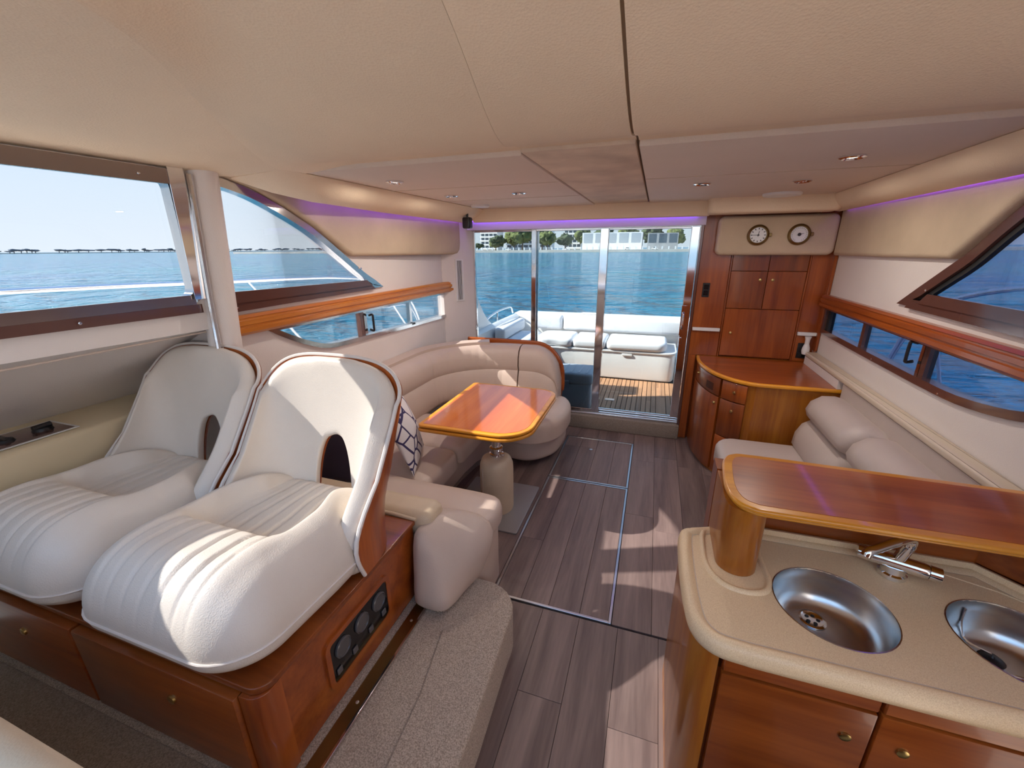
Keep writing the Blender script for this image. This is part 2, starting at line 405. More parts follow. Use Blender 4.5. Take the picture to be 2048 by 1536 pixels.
def boxpad(hx, hy, R, zfun, hb, fn, n=60, rc=.12):
    """upholstered pad: rounded-rectangle plan (corner rc), edge radius R, zfun(x,y)=top height"""
    V = []; F = []; idx = {}
    def Q(a, b):                                           # point of the outline in direction (a,b) on the unit square
        x, y = hx*a, hy*b; ax, ay = abs(x), abs(y); cx, cy = hx-rc, hy-rc
        s_ = 1.
        if ax > cx and ay > cy:
            A_ = ax*ax+ay*ay; B_ = -2*(ax*cx+ay*cy); C_ = cx*cx+cy*cy-rc*rc; D_ = B_*B_-4*A_*C_
            s_ = (-B_+math.sqrt(max(D_, 0)))/(2*A_)
            if s_*ax < cx-1e-6 or s_*ay < cy-1e-6: s_ = 1.
        return x*min(1, s_), y*min(1, s_)
    def warp(t): return .55*t+.45*math.sin(PI/2*t)
    for side in (1, -1):
        for i in range(n+1):
            for j in range(n+1):
                if side < 0 and (i in (0, n) or j in (0, n)): idx[(side, i, j)] = idx[(1, i, j)]; continue
                a, b = warp(2*i/n-1), warp(2*j/n-1); r = max(abs(a), abs(b))
                if r < 1e-6: x = y = 0.
                else: x, y = Q(a/r, b/r); x *= r; y *= r
                d = (1-r)*min(hx, hy); e = math.sqrt(max(0, 1-(1-min(1, d/R))**2))
                z = e*zfun(x, y) if side > 0 else -math.sqrt(max(0, 1-(1-min(1, d/(hb*1.2)))**2))*hb
                idx[(side, i, j)] = len(V); V.append(fn(x, y, z))
        for i in range(n):
            for j in range(n):
                q = (idx[(side,i,j)], idx[(side,i+1,j)], idx[(side,i+1,j+1)], idx[(side,i,j+1)])
                F.append(q if side > 0 else q[::-1])
    return V, F
def arc(cx, cy, r, a0, a1, n=8): return [(cx+r*math.cos(a0+(a1-a0)*k/n), cy+r*math.sin(a0+(a1-a0)*k/n)) for k in range(n+1)]
def clamp(v, a=0., b=1.): return max(a, min(b, v))
def sstep(a, b, v): t = clamp((v-a)/(b-a)); return t*t*(3-2*t)
def lerp(a, b, t): return a+(b-a)*t
# ================================================================== THE SETTING
# ---- floor: vinyl planks fore and aft, two lift-out hatches
floor = struct('floor', box(-1.95, 1.36, -1.6, 3.98, -.12, -.012), 'caulk')
def plank(x0, x1, y0, y1, parent):
    z = -random.random()*.0006
    return obj('plank', box(x0+.0008, x1-.0008, y0+.0008, y1-.0008, -.011, z, .0007, 1), 'vinyl_plank', parent, smooth=0)
def planks(xs, y0, y1, parent, length=.95, seed=0):
    rnd = random.Random(seed)
    for k in range(len(xs)-1):
        y = y0-rnd.random()*length*.0
        first = True
        while y < y1-.01:
            L_ = length*(.35+.65*rnd.random()) if first else length*(.8+.4*rnd.random()); first = False
            e = min(y1, y+L_)
            if y1-e < .12: e = y1
            plank(xs[k], xs[k+1], y, e, parent); y = e
planks([-1.75, -1.57, -1.39, -1.21, -1.03, -.85, -.655], 1.5, 3.9, floor, seed=1)
planks([-.045, .135, .315, .495, .675, .86, 1.04, 1.28], 1.585, 3.9, floor, seed=2)
planks([-.66, -.555, -.375, -.195, -.045], 3.60, 3.9, floor, seed=3)
planks([-.70, -.555, -.375, -.195, -.015, .165, .345], -1.2, 1.575, floor, seed=4)
for nm, y0, y1, lab in (('floor_hatch', 1.585, 2.805, 'long plank floor hatch edged with metal strip beside the table pedestal'),
                        ('floor_hatch', 2.815, 3.585, 'short plank floor hatch with small lift ring before the door step')):
    h = thing(nm, lab, 'hatch', (-.35, (y0+y1)/2, -.012), 'lift-out hatches in the plank floor')
    x0, x1 = -.652, -.048
    planks([x0+.014, -.50, -.355, -.20, x1-.014], y0+.014, y1-.014, h, 1.3, seed=int(y0*10))
    for a, b, c, d in ((x0, x0+.013, y0, y1), (x1-.013, x1, y0, y1), (x0+.0135, x1-.0135, y0, y0+.013), (x0+.0135, x1-.0135, y1-.013, y1)):
        obj('edge_strip', box(a, b, c, d, -.011, .0025, .001, 1), 'alu', h, smooth=0)
    if y0 > 2.5: obj('lift_ring', lathe([(.0, -.002), (.016, -.002), (.016, .003), (.010, .004), (.0, .004)], (-.40, 3.36, 0), 14), 'alu', h)
# ---- raised helm platform in carpet
outl = [(-2.6, -1.5), (-.43, -1.5), (-.43, .5), (-.435, .9), (-.45, 1.22)]+[(-.62+.17*math.cos(a), 1.30+.17*math.sin(a)) for a in [k*PI/2/7 for k in range(8)]]+[(-.9, 1.47), (-2.6, 1.47)]
plat = struct('floor_helm', slab(outl, .0, .2, .014, 3, rb=0), 'carpet')
struct('carpet_seam', tube([(-.70, 1.15, .2005), (-.655, .9, .2005), (-.63, .5, .2005)], .003, 6), 'carpet_dark', plat)
struct('carpet_runner', slab([(-2.55, -1.2), (-.94, -1.2), (-.94, .50), (-2.55, .50)], .2004, .206, .003), 'carpet_dark', plat)
trk = thing('floor_track', 'bronze floor channel with bright lip along the helm seat box', 'track', (-.84, .85, .2))
obj('channel', box(-.872, -.822, .20, 1.25, .201, .206), 'brass_dark', trk, smooth=0)
obj('lip', box(-.8215, -.810, .20, 1.25, .201, .218, .002, 1), 'frame_steel', trk)
obj('end_cap', box(-.872, -.822, 1.235, 1.26, .2065, .216, .002, 1), 'brass', trk)
for yy in (.45, .8, 1.15): obj('screw', lathe([(.006, 0), (.006, .0015), (.003, .003)], (-.845, yy, .206), 10), 'alu', trk)
# ---- door step
struct('floor_step', box(-.70, .335, 3.80, 3.95, 0, .135, .012), 'carpet_dark')
# ---- side walls
def LW(u, v, d): return (-1.9-d, u, v)
def RW(u, v, d): return (1.28+d, u, v)
w2 = smooth_path([(1.43, 2.0), (1.52, 1.99), (1.68, 1.955), (1.85, 1.89), (2.04, 1.80), (2.26, 1.66), (2.45, 1.535), (2.60, 1.455)], 4)+[(2.02, 1.455), (1.43, 1.455)]
w3 = [(3.64, 1.30), (3.64, 1.085), (2.9, 1.10)]+smooth_path([(2.35, 1.115), (2.06, 1.13), (1.91, 1.175), (1.78, 1.235), (1.66, 1.30)], 4)
w2 = w2[::-1]
struct('wall_left', plate([(1.36, .0), (3.70, .0), (3.70, 2.26), (1.36, 2.26)], [w2, w3], LW, 0, .05), 'lining_white', smooth=20)
def FX(y): return -1.9-.082*(1.36-y)                       # splayed helm side
def HW(u, v, d): return (FX(u)-d, u, v)
w1 = rrect(-1.15, 1.325, 1.495, 1.995, (.03, .05, .05, .03), 4)
struct('wall_left_helm', plate([(-1.5, 1.36), (1.37, 1.36), (1.37, 2.26), (-1.5, 2.26)], [w1], HW, 0, .05), 'lining_white', smooth=20)
def flare(u, v):
    y = lerp(-1.5, 1.40, u); t = v; x1 = FX(y); x0 = lerp(-2.74, -2.72, u)
    return (lerp(x1, x0, t**.74), y, lerp(1.37, .90, t))
struct('wall_left_lower', sheet(flare, 40, 8, (-.05, 0, 0)), 'lining_white')
struct('wall_left_filler', box(-2.74, -1.9, 1.40, 1.44, .2, 1.37), 'lining_white')
struct('wall_left_hull', box(-2.84, -2.80, -1.5, 1.44, -.1, .95), 'gelcoat')
struct('trim_1', tube(smooth_path([(FX(-.8)-.01, -.8, 1.335), (FX(.4)-.01, .4, 1.335), (FX(1.33)-.01, 1.33, 1.35)], 5), .004, 8), 'leather_sofa')
w4 = [(1.0, 1.42), (2.76, 1.42)]+smooth_path([(2.66, 1.475), (2.50, 1.57), (2.37, 1.65), (2.2, 1.785), (2.02, 1.90), (1.8, 1.965), (1.4, 1.98)], 4)+[(1.0, 1.98)]
w5 = smooth_path([(1.62, 1.25), (1.74, 1.17), (1.90, 1.115), (2.18, 1.075), (2.5, 1.068)], 4)+[(3.1, 1.07), (3.80, 1.075), (3.80, 1.25)]
struct('wall_right', plate([(-.9, 0), (3.86, 0), (3.86, 2.26), (-.9, 2.26)], [w4, w5], RW, 0, .05), 'lining_white', smooth=20)
# ---- windows (glass, frames, mullions)
def window(name, pts, fn, gm, fw, d0, d1, fmat='frame_steel', lip=.012):
    c = fn(sum(p[0] for p in pts)/len(pts), sum(p[1] for p in pts)/len(pts), .025)
    r = struct_root(name, c)
    obj('pane', plate(inset(pts, .004), [], fn, .022, .028), gm, r, smooth=0)
    obj('window_frame', ringframe(pts, fw, fn, d0, d1, out=lip), fmat, r, smooth=30)
    return r
W1 = window('window_1', inset(w1, 0.001), HW, 'glass_side', .018, -.012, .04, lip=.02)
obj('window_sill', join(plate([(-1.12, 1.478), (1.30, 1.478), (1.30, 1.518), (-1.12, 1.518)], [], HW, -.02, -.013)), 'sill_steel', W1, smooth=0)
obj('window_sill', plate([(-1.12, 1.44), (1.32, 1.44), (1.32, 1.4775), (-1.12, 1.4775)], [], HW, -.02, -.012), 'frame_dark', W1, smooth=0)
obj('head_rail', plate([(-1.12, 1.955), (1.30, 1.955), (1.30, 2.01), (-1.12, 2.01)], [], HW, -.03, -.013), 'sill_steel', W1, smooth=0)
obj('jamb', plate([(1.29, 1.50), (1.345, 1.50), (1.36, 2.02), (1.30, 2.02)], [], HW, -.034, -.0305), 'chrome', W1, smooth=0)
for u, v in ((.9, 1.46), (1.2, 1.98), (.2, 1.98)): obj('screw', lathe([(.006, 0), (.004, .003)], HW(u, v, -.031), 8, 'x'), 'chrome', W1)
W2 = window('window_2', w2, LW, 'glass_side', .016, -.014, .04, 'frame_steel', .022)
obj('window_sill', join(plate([(1.45, 1.46), (2.52, 1.46), (2.46, 1.50), (1.45, 1.515)], [], LW, -.03, -.0145), plate([(1.45, 1.42), (2.56, 1.435), (2.52, 1.462), (1.45, 1.462)], [], LW, -.022, -.0145)), 'frame_dark', W2, smooth=0)
for u, v in ((1.48, 1.44), (1.49, 1.985), (2.42, 1.58)): obj('screw', lathe([(.007, 0), (.004, .004)], LW(u, v, -.022), 8, 'x'), 'chrome', W2)
W3 = window('window_3', w3, LW, 'glass_side', .012, -.014, .04, 'frame_steel', .016)
obj('mullion', box(-1.94, -1.905, 2.385, 2.425, 1.10, 1.29), 'frame_dark', W3, smooth=0)
obj('mullion', box(-1.94, -1.91, 2.43, 2.46, 1.10, 1.29), 'frame_steel', W3, smooth=0)
obj('mullion', box(-1.94, -1.91, 3.02, 3.05, 1.08, 1.29), 'frame_steel', W3, smooth=0)
obj('handle', tube(smooth_path([(-1.90, 2.475, 1.255), (-1.872, 2.475, 1.262), (-1.868, 2.475, 1.24), (-1.868, 2.475, 1.17), (-1.872, 2.475, 1.148), (-1.90, 2.475, 1.155)], 4), .008, 8), 'black', W3)
obj('latch', box(-1.91, -1.885, 3.00, 3.06, 1.095, 1.112, .004, 1), 'black', W3)
W4 = window('window_4', w4, RW, 'glass_tint', .02, -.014, .04, 'frame_dark', .03)
obj('window_sill', join(plate([(1.0, 1.425), (2.62, 1.425), (2.56, 1.475), (1.0, 1.475)], [], RW, -.03, -.0145), plate([(1.0, 1.375), (2.74, 1.39), (2.70, 1.425), (1.0, 1.425)], [], RW, -.022, -.0145)), 'frame_dark', W4, smooth=0)
obj('seal', ringframe(inset(w4, .022), .022, RW, 0, .021), 'rubber', W4, smooth=0)
for u, v in ((2.60, 1.49), (1.6, 1.40)): obj('screw', lathe([(.007, 0), (.004, -.004)], RW(u, v, -.022), 8, 'x'), 'chrome', W4)
W5 = window('window_5', w5, RW, 'glass_tint', .014, -.014, .04, 'frame_dark', .022)
obj('mullion', box(1.285, 1.32, 3.16, 3.20, 1.07, 1.26), 'frame_dark', W5, smooth=0)
obj('mullion', box(1.285, 1.32, 2.52, 2.545, 1.07, 1.26), 'frame_steel', W5, smooth=0)
obj('mullion', box(1.285, 1.32, 2.475, 2.515, 1.07, 1.26), 'frame_dark', W5, smooth=0)
obj('end_post', box(1.285, 1.32, 3.74, 3.80, 1.075, 1.26), 'rubber', W5, smooth=0)
obj('handle', tube(smooth_path([(1.28, 2.575, 1.235), (1.252, 2.575, 1.24), (1.248, 2.575, 1.22), (1.248, 2.575, 1.155), (1.252, 2.575, 1.135), (1.28, 2.575, 1.14)], 4), .008, 8), 'black', W5)
for u in (2.95, 2.3): obj('screw', lathe([(.006, 0), (.004, -.004)], RW(u, 1.058, -.012), 8, 'x'), 'chrome', W5)
# ---- pillar between the helm window and the saloon window
pil = struct('trim_2', loft([[(-1.895+.072*math.cos(a), lerp(1.362, 1.452, t)+.064*math.sin(a), lerp(.86, 2.05, t)) for a in [2*PI*k/20 for k in range(20)]] for t in (0, .3, .6, 1)]), 'lining_white')
struct('pillar_strip', tube([(-1.845, 1.312, .95), (-1.85, 1.335, 1.48), (-1.86, 1.375, 2.0)], .012, 8), 'frame_steel', pil)
# ---- wooden grab rails along both sides
def rail_prof(zc, h, d): return [(0, zc-h), (d*.75, zc-h), (d, zc-h*.72), (d, zc-h*.30), (d*.82, zc-h*.22), (d*.82, zc-h*.05), (d*.95, zc+.02*h), (d*.95, zc+h*.45), (d*.80, zc+h*.52), (d*.80, zc+h*.66), (d*.88, zc+h*.74), (d*.6, zc+h), (0, zc+h)]
rl = obj('wood_rail', sweep([(-1.9, 1.42), (-1.9, 2.2), (-1.9, 3.0), (-1.9, 3.60), (-1.888, 3.70), (-1.855, 3.765)], [(-o_, z) for o_, z in rail_prof(1.356, .047, .055)]), 'honey_y', smooth=25)
tag(rl, 'honey wood moulded rail on the left wall over the narrow window', 'rail', 'moulded wood rails along the saloon walls')
rr = obj('wood_rail', sweep([(1.28, 1.2), (1.28, 2.2), (1.28, 3.4), (1.28, 3.835)], rail_prof(1.298, .047, .055)), 'cherry_y', smooth=25)
tag(rr, 'reddish wood moulded rail on the right wall above the narrow window', 'rail', 'moulded wood rails along the saloon walls')
# ---- padded tan linings above
lp = [(1.40, 2.06), (1.40, 2.02), (1.53, 2.018), (1.69, 1.983), (1.865, 1.918), (2.055, 1.828), (2.275, 1.69), (2.335, 1.66), (3.70, 1.652), (3.74, 1.66), (3.765, 1.69), (3.775, 1.75), (3.775, 2.06)]
def pad(outline, place, d, r=.025, seg=4):
    rings = [[place(u, v, 0) for u, v in outline]]
    rings += [[place(u, v, d-r*(1-math.sin(PI/2*k/seg))) for u, v in inset(outline, r*(1-math.cos(PI/2*k/seg)))] for k in range(seg+1)]
    return loft(rings)
def LWa(u, v, d): return (-1.9+d+clamp((u-3.55)/.25)*.10, u, v)
struct('trim_3', pad(lp[::-1], LWa, .045), 'lining_tan')
rp_ = [(1.0, 2.06), (1.0, 2.03), (1.4, 2.025), (1.82, 2.0), (2.05, 1.935), (2.22, 1.82), (2.40, 1.68), (2.46, 1.64), (3.82, 1.632), (3.82, 2.06)]
struct('trim_4', pad(rp_, lambda u, v, d: (1.28-d, u, v), .045), 'lining_tan')
# ---- ceiling
def cz(y): return 2.014+.165*sstep(1.40, .55, y)+.040*sstep(1.40, 1.66, y)
c1 = smooth_path([(-.80, -.04, 2.11), (-.90, .35, 2.105), (-.965, .587, 2.10), (-1.067, .764, 2.10), (-1.24, .99, 2.09), (-1.42, 1.26, 2.06), (-1.56, 1.52, 2.03), (-1.575, 1.69, 2.03)], 5)
def c1at(t):
    k = t*(len(c1)-1); i = min(int(k), len(c1)-2); a, b = Vector(c1[i]), Vector(c1[i+1]); return a.lerp(b, k-i)
def ceil_up(xl, xr):
    def f(u, v):
        p = c1at(u); y = p.y; L_ = xl(y) if xl else p.x; R_ = xr(y)
        x = lerp(L_, R_, v); z = cz(y)
        if not xl: z = lerp(p.z, cz(y), sstep(0, .30, v))
        return (x, y, z)
    return f
def seamL(y): return -.40-.12*sstep(.6, 1.7, y)
def seamR(y): return -.10
struct('ceiling', sheet(ceil_up(None, lambda y: seamL(y)-.0004), 30, 14, (0, 0, .02)), 'headliner')
struct('ceiling_centre', sheet(ceil_up(lambda y: seamL(y)+.0004, lambda y: seamR(y)-.004), 30, 6, (0, 0, .02)), 'headliner')
struct('ceiling_right', sheet(ceil_up(lambda y: seamR(y)+.004, lambda y: 1.03+.12*sstep(1.5, .2, y)), 30, 10, (0, 0, .02)), 'headliner')
struct('trim_5', sheet(lambda u, v: (seamR(0)+(v-.5)*.012, lerp(-.04, 3.74, u), cz(lerp(-.04, 3.74, u))+.006), 60, 1, (0, 0, .006)), 'dirt')
# side of the raised ceiling, running out to the helm window head
def side_l(u, v):
    p = c1at(u); q = Vector((FX(p.y)-.02 if p.y < 1.36 else -1.9, p.y, 2.015)); t = v
    r = p.lerp(q, t); r.z = lerp(p.z, q.z, t**1.3); return tuple(r)
struct('ceiling_side_left', sheet(side_l, 30, 8, (0, 0, .03)), 'headliner')
struct('ceiling_side_right', sheet(lambda u, v: (lerp(1.03+.12*sstep(1.5, .2, lerp(-.04, 1.66, u)), 1.30, v), lerp(-.04, 1.66, u), lerp(cz(lerp(-.04, 1.66, u)), 2.01, v)), 14, 5, (0, 0, .03)), 'headliner')
# lower aft ceiling panels
def low(name, x0, x1, y0, y1, m, dz=0., par=None):
    return struct(name, box(x0, x1, y0, y1, 2.034-dz, 2.064, .004, 2), m, par)
struct('ceiling_backing', box(-1.9, 1.28, 1.60, 3.86, 2.088, 2.10), 'headliner_panel')  # unseen board added to stop daylight leaking through the panel seams
lowc = low('ceiling_aft', -1.56, -.525, 1.69, 3.76, 'headliner_panel')
low('ceiling_aft_centre', -.52, -.106, 1.67, 3.76, 'headliner_stained', -.006)
low('ceiling_aft_right', -.094, 1.12, 1.69, 3.76, 'headliner_panel')
for yy in (2.38, 3.02):
    struct('panel_seam', box(-1.54, -.53, yy-.002, yy+.002, 2.0325, 2.0345), 'lining_tan', lowc)
struct('panel_seam', box(-.09, 1.10, 2.46-.002, 2.46+.002, 2.0325, 2.0345), 'lining_tan', lowc)
# side valances with the light strip tucked behind
def val(side):
    X = (lambda xl, xr: xl) if side < 0 else (lambda xl, xr: xr)
    def f(u, v):
        y = lerp(1.57, 3.80, u); t = v
        if side < 0: a = (-1.555+.05*u, 2.03); b = (lerp(-1.88, lerp(-1.68, -1.745, sstep(.1, .5, u)), sstep(0, .13, u)), lerp(2.012, 1.93, sstep(0, .11, u)))
        else: a = (lerp(1.0, 1.10, u), 2.03); b = (lerp(1.19, 1.215, u), 1.935)
        x = lerp(a[0], b[0], t); z = lerp(a[1], b[1], t); bul = .022*math.sin(PI*t)*(sstep(0, .14, u) if side < 0 else 1)
        return (x-side*bul, y, z-bul)
    return f
vl = struct('trim_6', sheet(val(-1), 16, 8, (-.012, 0, .012)), 'headliner')
vr = struct('trim_7', sheet(val(1), 16, 8, (.012, 0, .012)), 'headliner')
def vr_fwd(u, v):
    y = lerp(.2, 1.60, u); a = (lerp(1.10, 1.0, u), 2.03); b = (1.19, 1.935); t = v; bul = .022*math.sin(PI*t)
    return (lerp(a[0], b[0], t)-bul, y, lerp(a[1], b[1], t)-bul)
struct('trim_8', sheet(vr_fwd, 8, 8, (.012, 0, .012)), 'headliner')
led = thing('light_strip', 'violet glowing light strip along the left ceiling valance', 'light strip', (-1.77, 2.8, 1.93), 'violet light strips round the cabin ceiling')
obj('diffuser', tube([(-1.78, 1.95, 1.952), (-1.78, 2.1, 1.95), (-1.775, 2.6, 1.95), (-1.768, 3.77, 1.95)], .007, 6), 'led', led)
led2 = thing('light_strip', 'violet glowing light strip along the right ceiling valance', 'light strip', (1.225, 2.5, 1.93), 'violet light strips round the cabin ceiling')
obj('diffuser', tube([(1.222, 1.0, 1.952), (1.226, 2.2, 1.952), (1.235, 3.72, 1.952)], .007, 6), 'led', led2)
led3 = thing('light_strip', 'violet glowing light strip over the sliding glass doors', 'light strip', (-.7, 3.80, 1.93), 'violet light strips round the cabin ceiling')
obj('diffuser', tube([(-1.66, 3.80, 1.945), (.28, 3.80, 1.945)], .006, 6), 'led', led3)
# ---- aft end: valance, angled white post panel, door frame, wood bulkhead
struct('trim_9', slab(rrect(-1.62, .36, 3.715, 3.775, .02), 1.925, 2.05, .018), 'headliner')
struct('trim_10', slab(rrect(.33, 1.16, 3.56, 3.76, .05), 1.93, 2.06, .025), 'headliner')
struct('trim_11', box(-1.72, .345, 3.815, 3.86, 1.865, 1.99), 'violet_lit_trim')
A = [(-1.895, 3.61), (-1.70, 3.865), (-1.70, 3.93), (-1.96, 3.93), (-1.96, 3.61)]
wa = struct('wall_aft_left', slab(A, .60, 2.1, 0), 'lining_white')
dx, dy = .195, .255; ln = math.hypot(dx, dy); ux, uy = dx/ln, dy/ln; nx, ny = uy, -ux
def AP(s, z, d): return (-1.895+ux*s+nx*d, 3.61+uy*s+ny*d, z)
vent = thing('air_vent', 'tall narrow louvred air vent with white frame beside the glass doors', 'vent', AP(.17, 1.21, 0))
vp = [(.135, 1.215), (.215, 1.215), (.215, 1.605), (.135, 1.605)]
obj('vent_frame', ringframe(vp, .012, AP, .001, .012), 'white_plastic', vent, smooth=0)
obj('backing', plate(inset(vp, .012), [], AP, .0005, .002), 'black', vent, smooth=0)
for k in range(4):
    s_ = .1535+k*.0140
    obj('louvre', plate([(s_, 1.228), (s_+.0045, 1.228), (s_+.0045, 1.592), (s_, 1.592)], [], AP, .0025, .009), 'white_plastic', vent, smooth=0)
struct('wall_aft_right', box(.325, 1.33, 3.90, 3.94, 0, 2.1), 'cherry')
struct('wall_aft_top', box(-1.96, 1.33, 3.80, 3.93, 1.995, 2.27), 'lining_white')
# door head, sill and three glass leaves
struct('trim_12', box(-1.72, .325, 3.865, 3.925, 1.86, 1.90), 'frame_steel')
sill = struct('door_sill', box(-1.72, .325, 3.85, 3.97, .136, .150, .003, 1), 'alu')
struct('track', box(-1.70, .32, 3.866, 3.878, .150, .166), 'frame_steel', sill)
struct('track', box(-1.70, .32, 3.908, 3.920, .150, .166), 'frame_steel', sill)
def leaf(name, x0, x1, y, wl, wr, lead=False):
    r = struct_root(name, ((x0+x1)/2, y, .166))
    obj('stile', box(x0, x0+wl, y-.016, y+.016, .167, 1.86, .003, 1), 'chrome', r, smooth=0)
    obj('stile', box(x1-wr, x1, y-.016, y+.016, .167, 1.86, .003, 1), 'chrome', r, smooth=0)
    obj('bottom_rail', box(x0+wl, x1-wr, y-.013, y+.013, .167, .190, .003, 1), 'chrome', r, smooth=0)
    obj('top_rail', box(x0+wl, x1-wr, y-.013, y+.013, 1.845, 1.86, .003, 1), 'frame_steel', r, smooth=0)
    obj('pane', box(x0+wl, x1-wr, y-.003, y+.003, .190, 1.845), 'glass_door', r, smooth=0)
    return r
d1 = leaf('door_1', -1.70, -1.045, 3.914, .016, .05)
d2 = leaf('door_2', -1.10, -.41, 3.872, .045, .07)
d3 = leaf('door_3', -.455, .315, 3.914, .045, .065)
obj('door_handle', join(tube(smooth_path([(.262, 3.896, 1.02), (.262, 3.872, 1.03), (.262, 3.868, 1.09), (.262, 3.872, 1.15), (.262, 3.896, 1.16)], 4), .009, 8), box(.245, .280, 3.894, 3.898, .96, 1.22)), 'chrome', d3)
obj('lock', box(.25, .272, 3.885, 3.897, .88, .94, .003, 1), 'chrome', d3)
obj('latch', box(-1.70, -1.688, 3.885, 3.898, .90, .96, .003, 1), 'chrome', d1)
struct('trim_13', box(.316, .336, 3.84, 3.95, .13, 1.93), 'frame_dark')
# ---- roof and outer shell (closes the cabin, throws the roof's shadow)
struct('roof', slab([(-2.10, -.02), (1.42, -.02), (1.42, 3.60), (1.34, 3.82), (1.1, 3.92), (.4, 3.98), (-.3, 4.0), (-1.0, 3.98), (-1.7, 3.92), (-1.93, 3.82), (-1.98, 3.60), (-1.98, 1.36), (-2.08, .3)], 2.25, 2.32, .03), 'gelcoat')
struct('wall_front', box(-2.6, 1.33, -2.06, -2.0, -.2, 1.12), 'gelcoat')
struct('light_blocker_front', box(-.38, 1.27, -1.0, -.34, -.012, 1.32, .03), 'cherry')  # unseen block added to keep low windscreen light off the galley fronts
ws = struct_root('window_6', (-.55, -1.3, 1.12))
def WS(u, v, d): return (u, lerp(-2.0, -.05, (v-1.12)/1.12)-d, v)
wsp = [(-2.2, 1.12), (1.30, 1.12), (1.30, 2.24), (-2.2, 2.24)]
obj('window_frame', ringframe(wsp, .05, WS, 0, .05), 'frame_steel', ws, smooth=0)
for xx in (-1.2, .05): obj('mullion', plate([(xx-.03, 1.17), (xx+.03, 1.17), (xx+.03, 2.19), (xx-.03, 2.19)], [], WS, 0, .04), 'frame_steel', ws, smooth=0)
obj('pane', plate(inset(wsp, .05), [], WS, .02, .026), 'glass', ws, smooth=0)
struct('side_deck_left', box(-3.0, -1.965, 1.46, 5.9, .45, .60, .02), 'gelcoat')
struct('side_deck_right', box(1.335, 1.95, -.9, 5.9, .55, .70, .02), 'gelcoat')
struct('foredeck', box(-2.8, 1.9, -6.5, -2.07, .7, .9, .05), 'gelcoat')
# ================================================================== HELM
def HX(x): return x
hb = thing('helm_seat_box', 'dark cherry wood seat base with two drawers under the helm seats', 'cabinet', (-1.65, .92, .2))
obj('body', box(-2.45, -.905, .56, 1.31, .207, .555), 'cherry_x', hb, smooth=0)
obj('top_panel', slab(rrect(-2.47, -.895, .535, 1.315, (.0, .05, .0, .0)), .556, .578, .004), 'cherry_x', hb, smooth=30)
obj('corner_post', slab(rrect(-.965, -.895, .525, .60, (0, .045, 0, 0)), .207, .555, .003), 'cherry', hb)
for x0, x1, kx in ((-1.672, -.972, -1.24), (-2.42, -1.684, -1.98)):
    dr = obj('drawer', box(x0, x1, .512, .559, .225, .548, .006, 2), 'cherry_x', hb)
    obj('knob', lathe([(.0, 0), (.014, 0), (.014, -.006), (.008, -.008), (0, -.008)], (kx, .512, .44), 16, 'y'), 'brass', dr)
gp = obj('gauge_panel', loft([[(-.9035, y, z) for y, z in rrect(.775, 1.085, .30, .465, .025)], [(-.8985, y, z) for y, z in rrect(.775, 1.085, .30, .465, .025)]]), 'black_gloss', hb, label='black panel with three round gauges')
fr_ = rrect(.755, 1.105, .28, .485, .035)
obj('panel_frame', ringframe(fr_, .02, lambda u, v, d: (-.905+d, u, v), .0, .009), 'cherry_y', hb)
for gy in (.83, .93, 1.03):
    g = obj('gauge', lathe([(0, .0), (.036, .0), (.036, .006), (.032, .009), (.030, .005), (0, .005)], (-.8985, gy, .41), 24, 'x'), 'gauge_grey', gp)
for gy in (.80, .88, .97, 1.05):
    obj('switch', box(-.8985, -.892, gy-.012, gy+.012, .325, .35, .002, 1), 'gauge_grey', gp)
obj('lock', lathe([(0, 0), (.013, 0), (.013, .012), (0, .014)], (-1.60, .66, .578), 12), 'black', hb)
